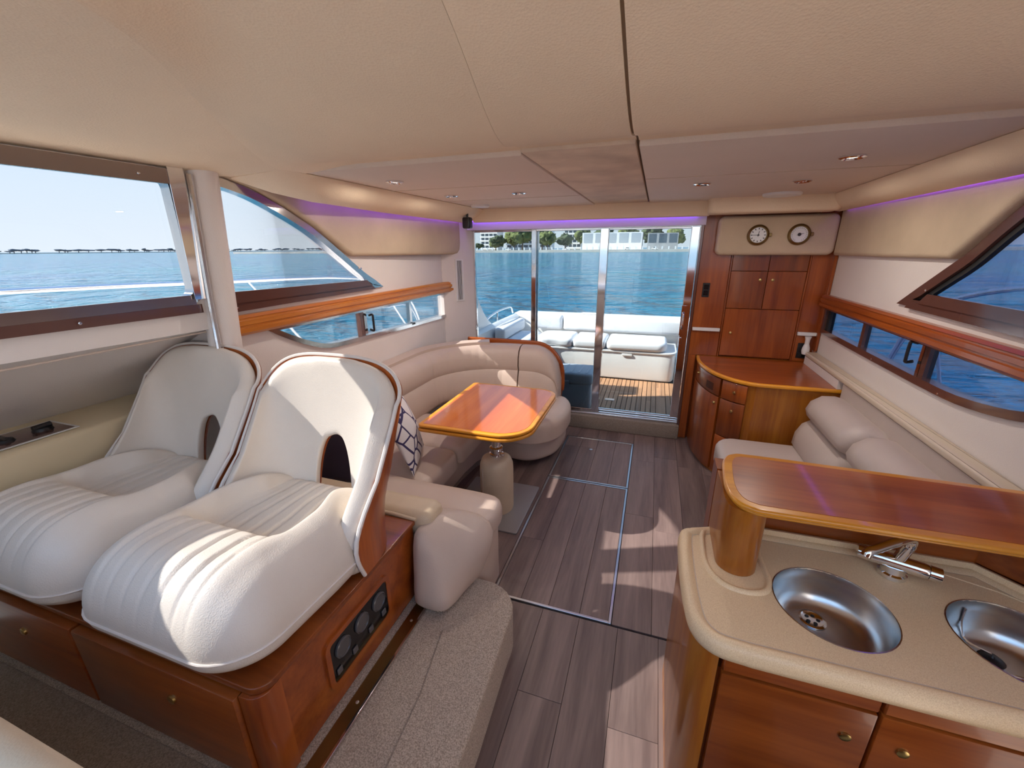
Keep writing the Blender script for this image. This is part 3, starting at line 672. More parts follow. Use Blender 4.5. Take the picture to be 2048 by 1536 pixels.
# helm seats
def helm_seat(cx):
    s = thing('helm_chair', 'cream leather helm chair with arched backrest, nearer the walkway', 'chair', (cx, .86, .579), 'pair of helm chairs')
    def T(x, y):
        ax = abs(x); h = .185
        inn = sstep(.225, .165, ax); rear = sstep(-.10, -.03, y)
        h -= .062*inn*rear*sstep(.40, .22, y)              # hollow rear of the seat
        h += .020*sstep(.15, .235, ax)*sstep(.335, .28, ax)*sstep(.36, .1, y)
        h += .020*sstep(-.03, -.16, y)*sstep(.26, .18, ax)
        for c in (-.132, -.066, 0., .066, .132): h -= .013*math.exp(-((x-c)/.0065)**2)
        h -= .012*math.exp(-((y+.045)/.012)**2)*sstep(.19, .16, ax)
        h -= .010*math.exp(-((ax-.185)/.008)**2)
        h -= .02*sstep(.18, .36, y)
        return h
    ccx = cx-.018
    g = boxpad(.346, .382, .15, T, .075, lambda x, y, z: (ccx+x*(1-.19*sstep(.06, .22, y)), .868+y, .657+z+.025*max(0, -y/.36)), n=140, rc=.15)
    cu = obj('seat_cushion', g, 'leather', s, smooth=180)
    o_ = [(ccx+x, .868+y, .665+.025*max(0, -y/.36)) for x, y in rrect(-.347, .347, -.383, .383, .15, 8)]
    o_ = o_[:-7]
    obj('seam_cord', tube([(o_[0][0], .94, .665)]+o_[:18]+[(o_[17][0], .94, .665)], .0035, 6), 'piping', cu)
    th = []
    for i in range(-40, 41):
        t = i/40; th.append(t)
    th = sorted(set([round(t, 4) for t in th]+[round(.16*math.sin(PI/2*k/8), 4) for k in range(-8, 9)]))
    NS = 10
    zt = lambda t: 1.285-.15*abs(t)**2.2
    def zb(t):
        base = .585+.02*(1-abs(t))
        c = t-.03
        return base+(.36*math.sqrt(max(0, 1-(c/.16)**2)) if abs(c) < .16 else 0)
    def surf(t, s_, off):
        ph = t*PI/2; w = .338-off; z = lerp(zb(t), zt(t), s_); q = clamp((z-.58)/.70)
        dep = .27+.055*math.sin(PI*clamp(q/.45))*(1 if q < .45 else 0)-.235*sstep(.12, 1.05, q); yb = lerp(1.245, 1.35, q)-off*.75
        sx = math.copysign(abs(math.sin(ph))**.72, ph); cy_ = abs(math.cos(ph))**.72
        wq = w*lerp(.97, 1.0, q)*(1-.05*sstep(.8, 1., q))
        return (cx+wq*sx, yb-dep*(1-cy_)+(off*.0), z)
    def shell(o0, o1, grow=0.):
        n = len(th); V = []; F = []
        for off in (o0, o1):
            for s_ in range(NS+1):
                for t in th:
                    V.append(surf(t, s_/NS, off))
        W = n; B = (NS+1)*n
        for s_ in range(NS):
            for i in range(n-1):
                a, b, c, d = s_*W+i, s_*W+i+1, (s_+1)*W+i+1, (s_+1)*W+i
                F += [(a, b, c, d), (d+B, c+B, b+B, a+B)]
        for i in range(n-1):
            F += [(i, i+B, i+1+B, i+1), (NS*W+i, NS*W+i+1, NS*W+i+1+B, NS*W+i+B)]
        for s_ in range(NS):
            F += [(s_*W, (s_+1)*W, (s_+1)*W+B, s_*W+B), (s_*W+n-1, s_*W+n-1+B, (s_+1)*W+n-1+B, (s_+1)*W+n-1)]
        return V, F
    bk = obj('backrest', shell(.004, .062), 'leather', s, smooth=180, sub=1)
    sh = obj('outer_shell', shell(-.012, .003), 'cherry', s, smooth=50, label='glossy cherry wood outer shell of the backrest')
    rim = [surf(-1, k/14, -.004) for k in range(0, 14)]+[surf(t, 1, -.004) for t in th[::2]]+[surf(1, 1-k/14, -.004) for k in range(0, 15)]
    obj('edge_piping', tube(rim, .008, 8), 'piping', bk)
    return s
seatR = helm_seat(-1.225)
seatL = copy_tree(seatR); seatL.location.x -= .71
seatL['label'] = 'cream leather helm chair with arched backrest, by the window ledge'
# side ledge with its control panel
ld = thing('helm_ledge', 'cream side ledge beside the helm seats under the window', 'ledge', (-2.35, .5, .9))
obj('ledge_top', sweep([(-2.32, .19), (-2.32, .3), (-2.32, .6), (-2.32, 1.0), (-2.32, 1.39)], [(0, .80), (0, .935), (.006, .950), (.02, .958), (.345, .962), (.345, .80)]), 'cream_paint', ld)
cp = obj('control_panel', slab([(-2.56, .40), (-2.37, .40), (-2.37, .985), (-2.56, .985)], .9625, .967, .002), 'frame_dark', ld, label='dark brown control panel set in the ledge')
obj('panel_bezel', ringframe([(-2.565, .395), (-2.365, .395), (-2.365, .99), (-2.565, .99)], .006, lambda u, v, d: (u, v, .963+d), .0, .003, out=.006), 'white_plastic', cp)
obj('lever', join(lathe([(.035, 0), (.03, .012), (.012, .016)], (-2.46, .92, .967), 16), tube([(-2.46, .89, .981), (-2.46, .95, .984)], .012, 8)), 'black', cp)
obj('lever', join(lathe([(.03, 0), (.025, .01), (.01, .014)], (-2.45, .80, .967), 16), tube([(-2.49, .80, .979), (-2.43, .80, .979)], .009, 8)), 'black', cp)
# dash cowl close to the camera
da = thing('helm_dash', 'grey leather dash top with a cream padded edge facing the helm seats', 'dash', (-1.6, -.6, .2))
obj('dash_body', box(-2.3, -.62, -1.45, .12, .207, .93), 'lining_white', da, smooth=0)
obj('dash_top', slab(rrect(-2.3, -.60, -1.5, .135, .03), .93, .985, .02), 'leather_grey', da)
obj('padded_edge', tube([(-2.3, .155, .975), (-1.2, .155, .978), (-.66, .15, .98), (-.60, .12, .98), (-.585, .0, .98), (-.585, -1.3, .98)], .032, 12), 'leather_tan', da)
# ================================================================== U-SHAPED SOFA (left)
so = thing('corner_sofa', 'cream leather u-shaped sofa round the dining table', 'sofa', (-1.4, 2.5, 0))
back_path = [(-1.89, 1.80), (-1.89, 2.05), (-1.89, 2.3), (-1.89, 2.52)]+arc(-1.17, 2.88, .72, PI, PI/2, 12)[1:]+[(-1.09, 3.60)]
base_out = [(-1.89, 1.80), (-1.27, 1.80), (-1.24, 1.83), (-1.24, 2.55)]+smooth_path([(-1.22, 2.75), (-1.14, 2.93), (-1.0, 3.0), (-.86, 3.02), (-.74, 3.10), (-.69, 3.24), (-.69, 3.40), (-.74, 3.55)], 4)+[(-.80, 3.66), (-1.60, 3.66), (-1.85, 3.5), (-1.89, 3.3)]
obj('base', slab(base_out, .06, .30, .02), 'leather_sofa', so)
obj('plinth', slab(inset(base_out, .03), 0, .06, 0), 'carpet_dark', so)
def seatpad(name, outline, z0, z1, r, cr=.012, m='leather_sofa'): return obj(name, slab(outline, z0, z1, r, 5, rb=.02, crown=cr), m, so, smooth=60)
seatpad('seat_cushion', rrect(-1.80, -1.125, 1.805, 2.265, (.03, .07, .09, .03)), .295, .43, .05)
seatpad('seat_cushion', rrect(-1.80, -1.13, 2.275, 2.80, (.03, .05, .2, .03)), .295, .425, .05)
endpad = [(-1.66, 2.83), (-1.12, 2.815)]+smooth_path([(-1.0, 2.80), (-.86, 2.78), (-.72, 2.83), (-.62, 2.96), (-.585, 3.16), (-.59, 3.36), (-.64, 3.50), (-.74, 3.57)], 4)+[(-1.2, 3.58), (-1.55, 3.4)]
seatpad('seat_cushion', endpad, .25, .43, .07, .012)
# curved front skirt of the end
sk = smooth_path([(-1.15, 2.93), (-1.0, 2.87), (-.85, 2.86), (-.74, 2.93), (-.655, 3.06), (-.63, 3.22), (-.635, 3.40), (-.68, 3.52)], 4)+[(-.78, 3.6), (-1.1, 3.6)]
obj('end_skirt', slab(sk, .055, .265, .04, 4, rb=.05), 'leather_sofa', so, smooth=60)
# backrest in three upholstered lengths, each with an upper and lower roll
bprof = [(.0, .40), (.20, .40), (.225, .44), (.222, .52), (.205, .60), (.188, .645), (.180, .655), (.186, .665), (.195, .70), (.190, .77), (.165, .83), (.12, .862), (.06, .868), (.0, .86)]
L_ = len(back_path)
def seg(i0, i1, n='back_cushion'):
    p = back_path[i0:i1+1]
    # trim a hair at each end so lengths read apart
    a, b = Vector(p[0]), Vector(p[1]); p[0] = tuple(a+(b-a).normalized()*.004)
    a, b = Vector(p[-1]), Vector(p[-2]); p[-1] = tuple(a+(b-a).normalized()*.004)
    return obj(n, sweep(p, [(-o_, z) for o_, z in bprof]), 'leather_sofa', so, smooth=60)
bp2 = []
for i in range(len(back_path)-1):
    a, b = Vector(back_path[i]), Vector(back_path[i+1])
    for k in range(4): bp2.append(tuple(a.lerp(b, k/4)))
bp2.append(back_path[-1]); back_path = bp2
seg(0, 10); seg(10, len(back_path)-1)
# end length: backrest whose outline drops in a round shoulder
def endback():
    rings = []
    xs = [-1.075+.36*(1-math.cos(PI/2*k/12)) if False else lerp(-1.082, -.73, k/12) for k in range(13)]
    for x in xs:
        t = clamp((x+.98)/.25); top = .868-.30*(1-math.sqrt(max(0, 1-t*t)))
        sc = (top-.40)/(.868-.40)
        rings.append([(x, 3.60-o_*(1-.10*t), .40+(z-.40)*sc) for o_, z in bprof])
    return loft(rings)
obj('back_cushion', endback(), 'leather_sofa', so, smooth=60)
# top shelf and wooden cap
obj('ledge_pad', sweep([(-1.897, 1.80), (-1.897, 2.5)]+arc(-1.17, 2.88, .727, PI, PI/2+.35, 12), [(-.0, .84), (-.10, .84), (-.10, .888), (-.0, .892)]), 'leather_sofa', so, smooth=40)
capz = [(-1.66, .876), (-1.4, .878), (-1.1, .878), (-.985, .876)]+[(-.985+.267*math.sin(PI/2*k/10), .576+.30*math.cos(PI/2*k/10)) for k in range(1, 11)]+[(-.716, .50), (-.722, .44)]
obj('back_board', plate(capz+[(-.74, .30), (-1.66, .30)], [], lambda u, v, d: (u, 3.604+d, v), 0, .03), 'cherry_x', so, smooth=0)
obj('wood_cap', tube([(x, 3.618, z+.003) for x, z in capz], .013, 8), 'cherry_x', so)
# forward return of the sofa, padded end beside the helm box
fb = thing('bench_end', 'beige leather bench end draped over the corner behind the helm seats', 'bench', (-.9, 1.5, .0))
obj('bench_base', slab([(-1.85, 1.49), (-.70, 1.49), (-.655, 1.55), (-.655, 1.70), (-.70, 1.745), (-1.28, 1.745), (-1.85, 1.745)], .0, .36, .02), 'leather_sofa', fb)
obj('bench_cushion', slab(smooth_path([(-1.85, 1.335), (-1.2, 1.335), (-.88, 1.345), (-.76, 1.42), (-.665, 1.52), (-.63, 1.64), (-.66, 1.76), (-.80, 1.79), (-1.2, 1.79), (-1.85, 1.79)], 3, True), .36, .475, .05, 5, rb=.02, crown=.012), 'leather_sofa', fb, smooth=60)
def drape():
    # saddle from the box corner down to the carpet: rings from top to floor
    def ring(z, p): return [(x, y, z) for x, y in smooth_path(p, 5, True)]
    return loft([
        ring(.201, [(-.885, 1.27), (-.86, 1.20), (-.80, 1.185), (-.715, 1.19), (-.685, 1.25), (-.68, 1.34), (-.66, 1.46), (-.72, 1.47), (-.87, 1.46)]),
        ring(.28, [(-.885, 1.28), (-.86, 1.215), (-.80, 1.20), (-.725, 1.215), (-.70, 1.28), (-.665, 1.38), (-.64, 1.47), (-.72, 1.48), (-.87, 1.47)]),
        ring(.38, [(-.885, 1.285), (-.86, 1.235), (-.81, 1.225), (-.75, 1.25), (-.68, 1.33), (-.63, 1.42), (-.61, 1.54), (-.70, 1.56), (-.87, 1.48)]),
        ring(.455, [(-.885, 1.29), (-.865, 1.25), (-.82, 1.24), (-.765, 1.275), (-.70, 1.36), (-.645, 1.45), (-.625, 1.56), (-.70, 1.60), (-.87, 1.52)]),
        ring(.515, [(-.885, 1.30), (-.87, 1.265), (-.84, 1.26), (-.80, 1.29), (-.765, 1.37), (-.73, 1.45), (-.71, 1.52), (-.77, 1.54), (-.87, 1.50)]),
        ring(.56, [(-.885, 1.32), (-.875, 1.29), (-.855, 1.285), (-.835, 1.31), (-.82, 1.36), (-.81, 1.41), (-.81, 1.45), (-.83, 1.46), (-.87, 1.45)])])
obj('end_drape', drape(), 'leather_sofa', fb, smooth=180, sub=1)
obj('back_roll', slab(rrect(-1.85, -.83, 1.325, 1.485, .05), .476, .60, .045, 5), 'leather_tan', fb, smooth=60)
obj('roll_piping', tube([(-1.85, 1.322, .585), (-1.0, 1.322, .585), (-.89, 1.318, .58)], .008, 8), 'leather_tan', fb)
# cushions
def throw(name, label, c, m, sz, tilt, yaw, group):
    Rm = Matrix.Rotation(yaw, 3, 'Z') @ Matrix.Rotation(tilt, 3, 'X')
    def fn(x, y, z):
        p = Rm @ Vector((x, y, z)); return (c[0]+p.x, c[1]+p.y, c[2]+p.z)
    o = obj(name, pillow(sz, sz, .065, .065, fn, n=20, k=-.12, p=1.6), m, None, smooth=180)
    return tag(o, label, 'pillow', group)
throw('throw_pillow', 'white throw pillow printed with navy branches behind the helm seat', (-1.36, 2.0, .645), 'pillow_print', .205, math.radians(72), math.radians(112), 'throw pillows on the sofa')
throw('throw_pillow', 'plain dark navy throw pillow leaning behind the helm seat back', (-1.52, 1.64, .68), 'navy', .19, math.radians(70), math.radians(20), 'throw pillows on the sofa')
# ================================================================== TABLE
tb = thing('dining_table', 'glossy orange-brown wooden table on a leather covered pedestal', 'table', (-.93, 2.35, 0))
to = rrect(-1.295, -.605, 2.02, 2.905, (.03, .20, .13, .03), 8)
obj('table_top', slab(to, .667, .684, .006, 3), 'honey_x', tb)
obj('top_veneer', slab(inset(to, .028), .6835, .6855, .0005), 'table_veneer', tb, smooth=0)
obj('lower_leaf', slab(inset(to, -.004), .640, .660, .008, 3), 'honey_x', tb)
obj('leaf_edge', slab(inset(to, .012), .660, .667, 0), 'cherry_x', tb, smooth=0)
obj('underside', slab(inset(to, .02), .628, .640, .004), 'honey_x', tb)
obj('pedestal_cover', lathe([(.0, .012), (.107, .012), (.112, .03), (.112, .30), (.109, .35), (.095, .385), (.07, .40), (.0, .402)], (-.885, 2.295, 0), 32), 'leather_tan', tb, label='tan leather sleeve round the pedestal')
obj('post', lathe([(.03, .40), (.03, .628)], (-.885, 2.295, 0), 20), 'chrome', tb)
obj('collar', lathe([(.046, .402), (.046, .425), (.038, .43), (.038, .445), (.044, .448), (.044, .465), (.034, .47)], (-.885, 2.295, 0), 24), 'chrome', tb)
obj('clamp_knob', join(tube([(-.86, 2.27, .445), (-.83, 2.245, .445)], .006, 8), lathe([(.0, -.008), (.014, -.008), (.014, .008), (0, .008)], (-.825, 2.24, .447), 12)), 'chrome', tb)
obj('cover_seam', tube([(-.95, 2.203, .03), (-.95, 2.203, .34)], .0025, 6), 'leather_sofa', tb)
obj('floor_plate', slab(rrect(-1.18, -.672, 2.06, 2.62, .012), .0005, .012, .003), 'plate_grey', tb)
# ================================================================== RIGHT SIDE: BENCH SOFA
rs = thing('bench_sofa', 'pale leather bench sofa along the right wall behind the bar', 'sofa', (.9, 2.4, 0))
obj('base', box(.56, 1.20, 1.72, 3.06, 0, .26, .01), 'leather_grey', rs)
obj('seat_cushion', slab(rrect(.505, 1.16, 1.72, 3.03, (.05, .02, .02, .12)), .262, .425, .055, 5, rb=.03, crown=.012), 'leather_grey', rs, smooth=60)
rb_low = [(0, .40), (.235, .40), (.262, .44), (.255, .52), (.225, .585), (.18, .615), (.0, .62)]
rb_up = [(0, .622), (.16, .622), (.21, .645), (.225, .69), (.205, .745), (.15, .785), (.08, .79), (0, .77)]
def rcush(prof, y0, y1, rr_=.07):
    rings = []; n = 12
    for k in range(n+1):
        y = lerp(y0, y1, k/n); e = min(y-y0, y1-y); s_ = 1-.30*(1-math.sqrt(max(0., 1-(1-clamp(e/rr_))**2)))
        zc = sum(z for _, z in prof)/len(prof)
        rings.append([(1.235-o_*s_, y, zc+(z-zc)*s_) for o_, z in prof])
    return loft(rings)
for y0, y1 in ((1.72, 2.415), (2.42, 3.06)):
    obj('back_cushion', rcush(rb_low, y0, y1), 'leather_grey', rs, smooth=60); obj('back_cushion', rcush(rb_up, y0, y1), 'leather_grey', rs, smooth=60)
obj('back_panel', box(1.205, 1.272, 1.72, 3.06, .0, .86), 'leather_grey', rs, smooth=0)
struct('trim_15', slab(rrect(1.195, 1.276, 1.70, 3.81, .008), .864, .897, .010), 'cream_dull')
# ================================================================== GALLEY
ga = thing('galley_cabinet', 'dark cherry galley base cabinet under the stone worktop', 'cabinet', (.75, 1.15, 0))
obj('body', slab([(.235, .985), (1.22, .985), (1.22, 1.44), (.20, 1.44), (.20, 1.02)], .0, .595, 0), 'cherry', ga, smooth=0)
obj('end_post', slab(arc(.232, 1.0, .05, PI, 1.5*PI, 6)+[(.255, .955), (.255, 1.0)]+[(.20, 1.42), (.182, 1.42)], .0, .69, .002), 'honey_z', ga)
for x0, x1, hx in ((.268, .618, None), (.626, 1.20, None)):
    obj('drawer_front', box(x0, x1, .958, .984, .612, .688, .004, 1), 'cherry_x', ga)
for x0, x1, kx in ((.268, .618, .566), (.626, 1.20, .685)):
    d = obj('cabinet_door', box(x0, x1, .956, .984, .06, .606, .005, 2), 'cherry_x', ga)
    obj('knob', lathe([(0, 0), (.013, 0), (.013, -.005), (.008, -.007), (0, -.007)], (kx, .956, .512), 16, 'y'), 'brass', d)
wt = thing('galley_worktop', 'speckled beige stone worktop with raised rounded edge', 'worktop', (.7, 1.2, .69))
wo_ = smooth_path([(.205, 1.395), (.172, 1.36), (.166, 1.20), (.172, 1.05), (.188, .97), (.235, .925), (.32, .915)], 5)+[(1.24, .922), (1.24, 1.20), (1.02, 1.445), (.30, 1.435), (.255, 1.415)]
S1, S2, SR = (.558, 1.152), (.972, 1.155), .146
def ell(c, r, n=40): return [(c[0]+r*math.cos(2*PI*k/n), c[1]+r*.98*math.sin(2*PI*k/n)) for k in range(n)]
obj('top', plate(inset(wo_, .018), [ell(S1, SR), ell(S2, SR)], lambda u, v, d: (u, v, d), .692, .738), 'corian', wt, smooth=0)
obj('rolled_edge', ringframe(wo_, .019, lambda u, v, d: (u, v, d), .692, .743), 'corian', wt, sub=2, smooth=180)
obj('edge_roll', loft([[(x, y, z) for x, y in inset(wo_, i_)] for i_, z in ((.006, .693), (-.004, .70), (-.008, .715), (-.004, .735), (.006, .7455), (.018, .747), (.028, .743), (.034, .7385))], cap=False), 'corian', wt, smooth=180)
obj('stain_line', loft([[(x, y, z) for x, y in inset(wo_, i_)] for i_, z in ((.0345, .7383), (.037, .7387))], cap=False), 'headliner_stained', wt)
obj('back_upstand', sweep([(.40, 1.425), (1.01, 1.437), (1.235, 1.19)], [(0, .738), (.016, .738), (.018, .758), (.010, .766), (0, .766)][::1]), 'corian', wt, smooth=60)
obj('post_collar', loft([[(x, y, z) for x, y in inset(smooth_path([(.25, 1.41), (.225, 1.28), (.235, 1.19), (.275, 1.135), (.335, 1.12), (.395, 1.14), (.42, 1.20), (.415, 1.28), (.40, 1.41)], 4, True), i_)] for i_, z in ((0, .738), (.004, .745), (.010, .7475), (.016, .745), (.020, .738))], cap=False), 'corian', wt, smooth=180)
for S, lab, dx_ in ((S1, 'round steel sink bowl nearer the walkway with a slotted drain', 0), (S2, 'round steel sink bowl at the right edge with a chained plug', 1)):
    sk_ = thing('sink_bowl', lab, 'sink', (S[0], S[1], .60), 'round sinks in the worktop')
    prof = [(SR+.001, .739), (SR-.002, .7395), (SR-.004, .734), (SR-.006, .705), (SR-.012, .66), (SR-.03, .636), (SR-.055, .627), (.03, .624), (.0, .624)]
    inner = lathe(prof, (S[0], S[1], 0), 48, cap=False)
    outer = lathe([(r+.002, z-.003) for r, z in prof], (S[0], S[1], 0), 48, cap=False)
    b_ = obj('bowl', join(inner, outer), 'steel', sk_, smooth=60)
    dc = (S[0]-.012, S[1]+.055, .6255) if not dx_ else (S[0]+.02, S[1]-.02, .6255)
    dr = obj('drain', lathe([(.036, 0), (.036, .002), (.030, .0035), (.026, .001), (.0, .001)], dc, 24), 'chrome', b_)
    for k in range(5):
        a = 2*PI*k/5
        obj('slot', lathe([(.0055, .0012), (.0055, .002)], (dc[0]+.015*math.cos(a), dc[1]+.015*math.sin(a), dc[2]), 10), 'black', dr)
    if dx_:
        pl_ = obj('plug', lathe([(0, 0), (.026, 0), (.028, .006), (.02, .012), (.006, .014), (0, .022)], (S[0]-.015, S[1]+.045, .628), 20), 'black', b_)
        ch = smooth_path([(S[0]-.045, S[1]+.130, .715), (S[0]-.046, S[1]+.122, .67), (S[0]-.042, S[1]+.098, .636), (S[0]-.018, S[1]+.047, .650)], 10)
        obj('chain', tube(ch, [.0022+.0012*(k % 2) for k in range(len(ch))], 6), 'chrome', b_)
tp = thing('faucet', 'chrome mixer faucet with swivel spout between the two sinks', 'faucet', (.772, 1.345, .738))
obj('base', lathe([(.036, .739), (.036, .752), (.030, .756), (.028, .775)], (.772, 1.345, 0), 28), 'chrome', tp)
obj('valve_body', tube([(.712, 1.364, .786), (.722, 1.361, .786), (.832, 1.326, .786), (.842, 1.323, .786)], [.020, .0225, .0225, .020], 20), 'chrome', tp)
obj('spout', tube(smooth_path([(.775, 1.343, .795), (.784, 1.336, .845), (.787, 1.332, .872), (.774, 1.322, .888), (.74, 1.298, .890), (.665, 1.246, .884), (.643, 1.231, .881), (.637, 1.227, .868)], 5), [.016]*8+[.0145]*14+[.013]*14, 14), 'chrome', tp)
obj('handle', tube([(.843, 1.3225, .786), (.868, 1.3145, .786)], [.022, .021], 18), 'chrome', tp)
obj('handle', tube([(.686, 1.3725, .786), (.711, 1.3645, .786)], [.021, .022], 18), 'chrome', tp)
# raised bar over the worktop
ba = thing('bar_counter', 'raised cherry bar top with honey edge behind the galley sinks', 'bar', (.78, 1.36, .69))
bo = smooth_path([(1.265, 1.185), (.80, 1.181), (.40, 1.172), (.325, 1.18), (.284, 1.215), (.268, 1.29), (.276, 1.41), (.290, 1.485), (.322, 1.528), (.40, 1.540), (.80, 1.535), (1.265, 1.53)], 5)
obj('bar_top', slab(bo, .973, .990, .008, 4), 'honey_x', ba, smooth=50)
obj('bar_panel', slab(inset(bo, .030), .9895, .9912, .0005), 'cherry_x', ba, smooth=0)
obj('bar_moulding', slab(inset(bo, .008), .9655, .973, .003), 'honey_x', ba, smooth=50)
obj('support_column', slab(arc(.325, 1.25, .058, PI, 2*PI, 14)+[(.383, 1.43), (.267, 1.43)], .739, .9655, .0), 'honey_z', ba)
obj('support_wall', box(.267, .36, 1.442, 1.525, .0, .9655), 'cherry', ba, smooth=0)
obj('splash_panel', box(.384, 1.02, 1.445, 1.47, .70, .9655), 'cherry_x', ba, smooth=0)
obj('splash_panel', loft([[(x, y, z) for x, y in ((1.02, 1.445), (1.255, 1.21), (1.27, 1.225), (1.02, 1.47))] for z in (.767, .9655)]), 'cherry_x', ba, smooth=0)
obj('back_wall', box(.362, 1.27, 1.50, 1.525, .0, .9655), 'cherry', ba, smooth=0)
# ================================================================== CORNER CABINET
ca_ = thing('corner_cabinet', 'curved cherry corner cabinet with drawers below the tall cupboard', 'cabinet', (.9, 3.5, 0))
front = smooth_path([(.42, 3.88), (.415, 3.72), (.435, 3.54), (.50, 3.34), (.60, 3.20), (.70, 3.13)], 8)
topo = [(x-.012, y-.008) for x, y in front]+[(.75, 3.105), (1.262, 3.115), (1.262, 3.885)]
obj('cabinet_top', slab(topo, .775, .80, .008, 3), 'honey_x', ca_, smooth=50)
obj('top_panel', slab(inset(topo, .022), .7995, .8012, .0005), 'cherry_x', ca_, smooth=0)
obj('back_lip', box(1.20, 1.262, 3.125, 3.81, .8025, .8625), 'lining_white', ca_, smooth=0)
obj('body', slab([(x+.022, y+.012) for x, y in front]+[(.74, 3.125), (1.262, 3.125), (1.262, 3.885)], 0, .774, 0), 'honey_z', ca_, smooth=30)
fl_ = len(front)-1
def cpanel(nm, i0, i1, z0, z1, par):
    p = front[i0:i1+1]; return obj(nm, sweep(p, [(-.004, z0), (.016, z0), (.018, z0+.003), (.018, z1-.003), (.016, z1), (-.004, z1)][::-1] if False else [(.02, z0), (.001, z0), (-.001, z0+.003), (-.001, z1-.003), (.001, z1), (.02, z1)]), 'cherry', par, smooth=35)
def cknob(p, i, z, m='brass'):
    a = Vector(front[i]); b = Vector(front[min(i+1, fl_)]); t = (b-a).normalized(); nn = Vector((t.y, -t.x))*1.0
    c = a.lerp(b, .5); q = c-Vector((-nn.x, -nn.y))*0
    n3 = Vector((-nn.x, -nn.y)) if (Vector((.9, 3.6))-c).dot(Vector((nn.x, nn.y))) > 0 else nn
    q = c+n3*.001
    obj('knob', tube([(q.x, q.y, z), (q.x+n3.x*.006, q.y+n3.y*.006, z), (q.x+n3.x*.012, q.y+n3.y*.012, z)], [.012, .011, .007], 14), m, p)
I0, I1, I2, I3 = 1, 27, 28, 39
p_ = cpanel('vent_drawer', I0, I1, .63, .765, ca_); cknob(p_, 12, .71)
for k in range(5): obj('vent_slot', sweep(front[20:25], [(-.0022, .655+k*.012), (.0, .655+k*.012), (.0, .661+k*.012), (-.0022, .661+k*.012)]), 'black', p_)
p_ = cpanel('drawer', I2, I3, .63, .765, ca_); cknob(p_, 33, .70)
p_ = cpanel('cabinet_door', I0, I1, .03, .622, ca_); cknob(p_, 25, .57)
p_ = cpanel('drawer', I2, I3, .34, .622, ca_); cknob(p_, 33, .555)
p_ = cpanel('drawer', I2, I3, .03, .332, ca_); cknob(p_, 33, .27)
# ================================================================== TALL CUPBOARD on the aft bulkhead
pc = thing('tall_cupboard', 'flush cherry cupboard doors in the aft bulkhead beside the glass door', 'cupboard', (.8, 3.89, .80))
Y0 = 3.862
obj('side_panel', box(.34, .566, Y0+.004, 3.899, .802, 1.95, .002, 1), 'cherry', pc, smooth=0)
obj('side_panel', box(.34, .402, Y0+.004, 3.899, .0, .801, .002, 1), 'cherry', pc, smooth=0)
obj('side_panel', box(1.126, 1.262, Y0+.004, 3.899, .802, 1.95, .002, 1), 'cherry', pc, smooth=0)
obj('edge_bead', box(.5665, .580, Y0-.004, 3.899, .802, 1.66, .003, 1), 'cherry', pc)
obj('edge_bead', box(1.112, 1.1255, Y0-.004, 3.899, .802, 1.66, .003, 1), 'cherry', pc)
obj('edge_bead', box(1.258, 1.278, 3.82, 3.899, .90, 1.66, .003, 1), 'cherry', pc)
for x0, x1, kx in ((.582, .843, .80), (.847, 1.11, .888)):
    obj('top_panel', box(x0, x1, Y0, 3.899, 1.515, 1.66, .002, 1), 'cherry', pc, smooth=0)
    d = obj('cupboard_door', box(x0, x1, Y0, 3.899, 1.215, 1.511, .002, 1), 'cherry', pc, smooth=0)
    obj('knob', lathe([(0, 0), (.012, 0), (.012, -.006), (.007, -.009), (0, -.009)], (kx, Y0, 1.445), 14, 'y'), 'brass', d)
d = obj('drop_door', box(.582, 1.11, Y0, 3.899, .815, 1.211, .002, 1), 'cherry', pc, smooth=0)
obj('knob', lathe([(0, 0), (.011, 0), (.011, -.006), (.006, -.009), (0, -.009)], (.645, Y0, 1.01), 14, 'y'), 'brass', d)
for x0, x1, lab in ((.345, .56, 'short white shelf strip on the wood panel next to the glass door'), (1.128, 1.258, 'short white shelf strip on the wood panel above the torch')):
    tag(obj('shelf_strip', box(x0, x1, Y0-.022, Y0+.003, 1.018, 1.045, .003, 1), 'white_plastic'), lab, 'strip', 'white strips on the wood bulkhead')
ou = thing('wall_socket', 'black double socket plate on the wood panel by the glass door', 'socket', (.412, Y0, 1.30))
obj('plate', box(.385, .44, Y0-.004, Y0+.0035, 1.30, 1.415, .003, 1), 'black', ou)
for z in (1.315, 1.362): obj('insert', box(.394, .431, Y0-.007, Y0-.0042, z, z+.04, .002, 1), 'black_gloss', ou)
ou = thing('wall_socket', 'black socket plate low on the bulkhead behind the white torch', 'socket', (1.185, Y0, .83))
obj('plate', box(1.15, 1.225, Y0-.004, Y0+.0035, .83, .955, .003, 1), 'black', ou)
obj('insert', box(1.16, 1.215, Y0-.007, Y0-.0042, .84, .89, .002, 1), 'black_gloss', ou)
tl = thing('torch', 'white torch held upside down on the bulkhead over the cabinet', 'torch', (1.20, Y0-.03, .86))
obj('body', lathe([(.016, .955), (.017, .99), (.024, 1.015)], (1.20, Y0-.035, 0), 16), 'white_plastic', tl)
obj('grip', lathe([(.026, .885), (.028, .90), (.026, .925), (.017, .955)], (1.20, Y0-.035, 0), 16), 'white_plastic', tl)
obj('lens', lathe([(.0, .872), (.022, .873), (.026, .885)], (1.20, Y0-.035, 0), 16), 'dial_white', tl)
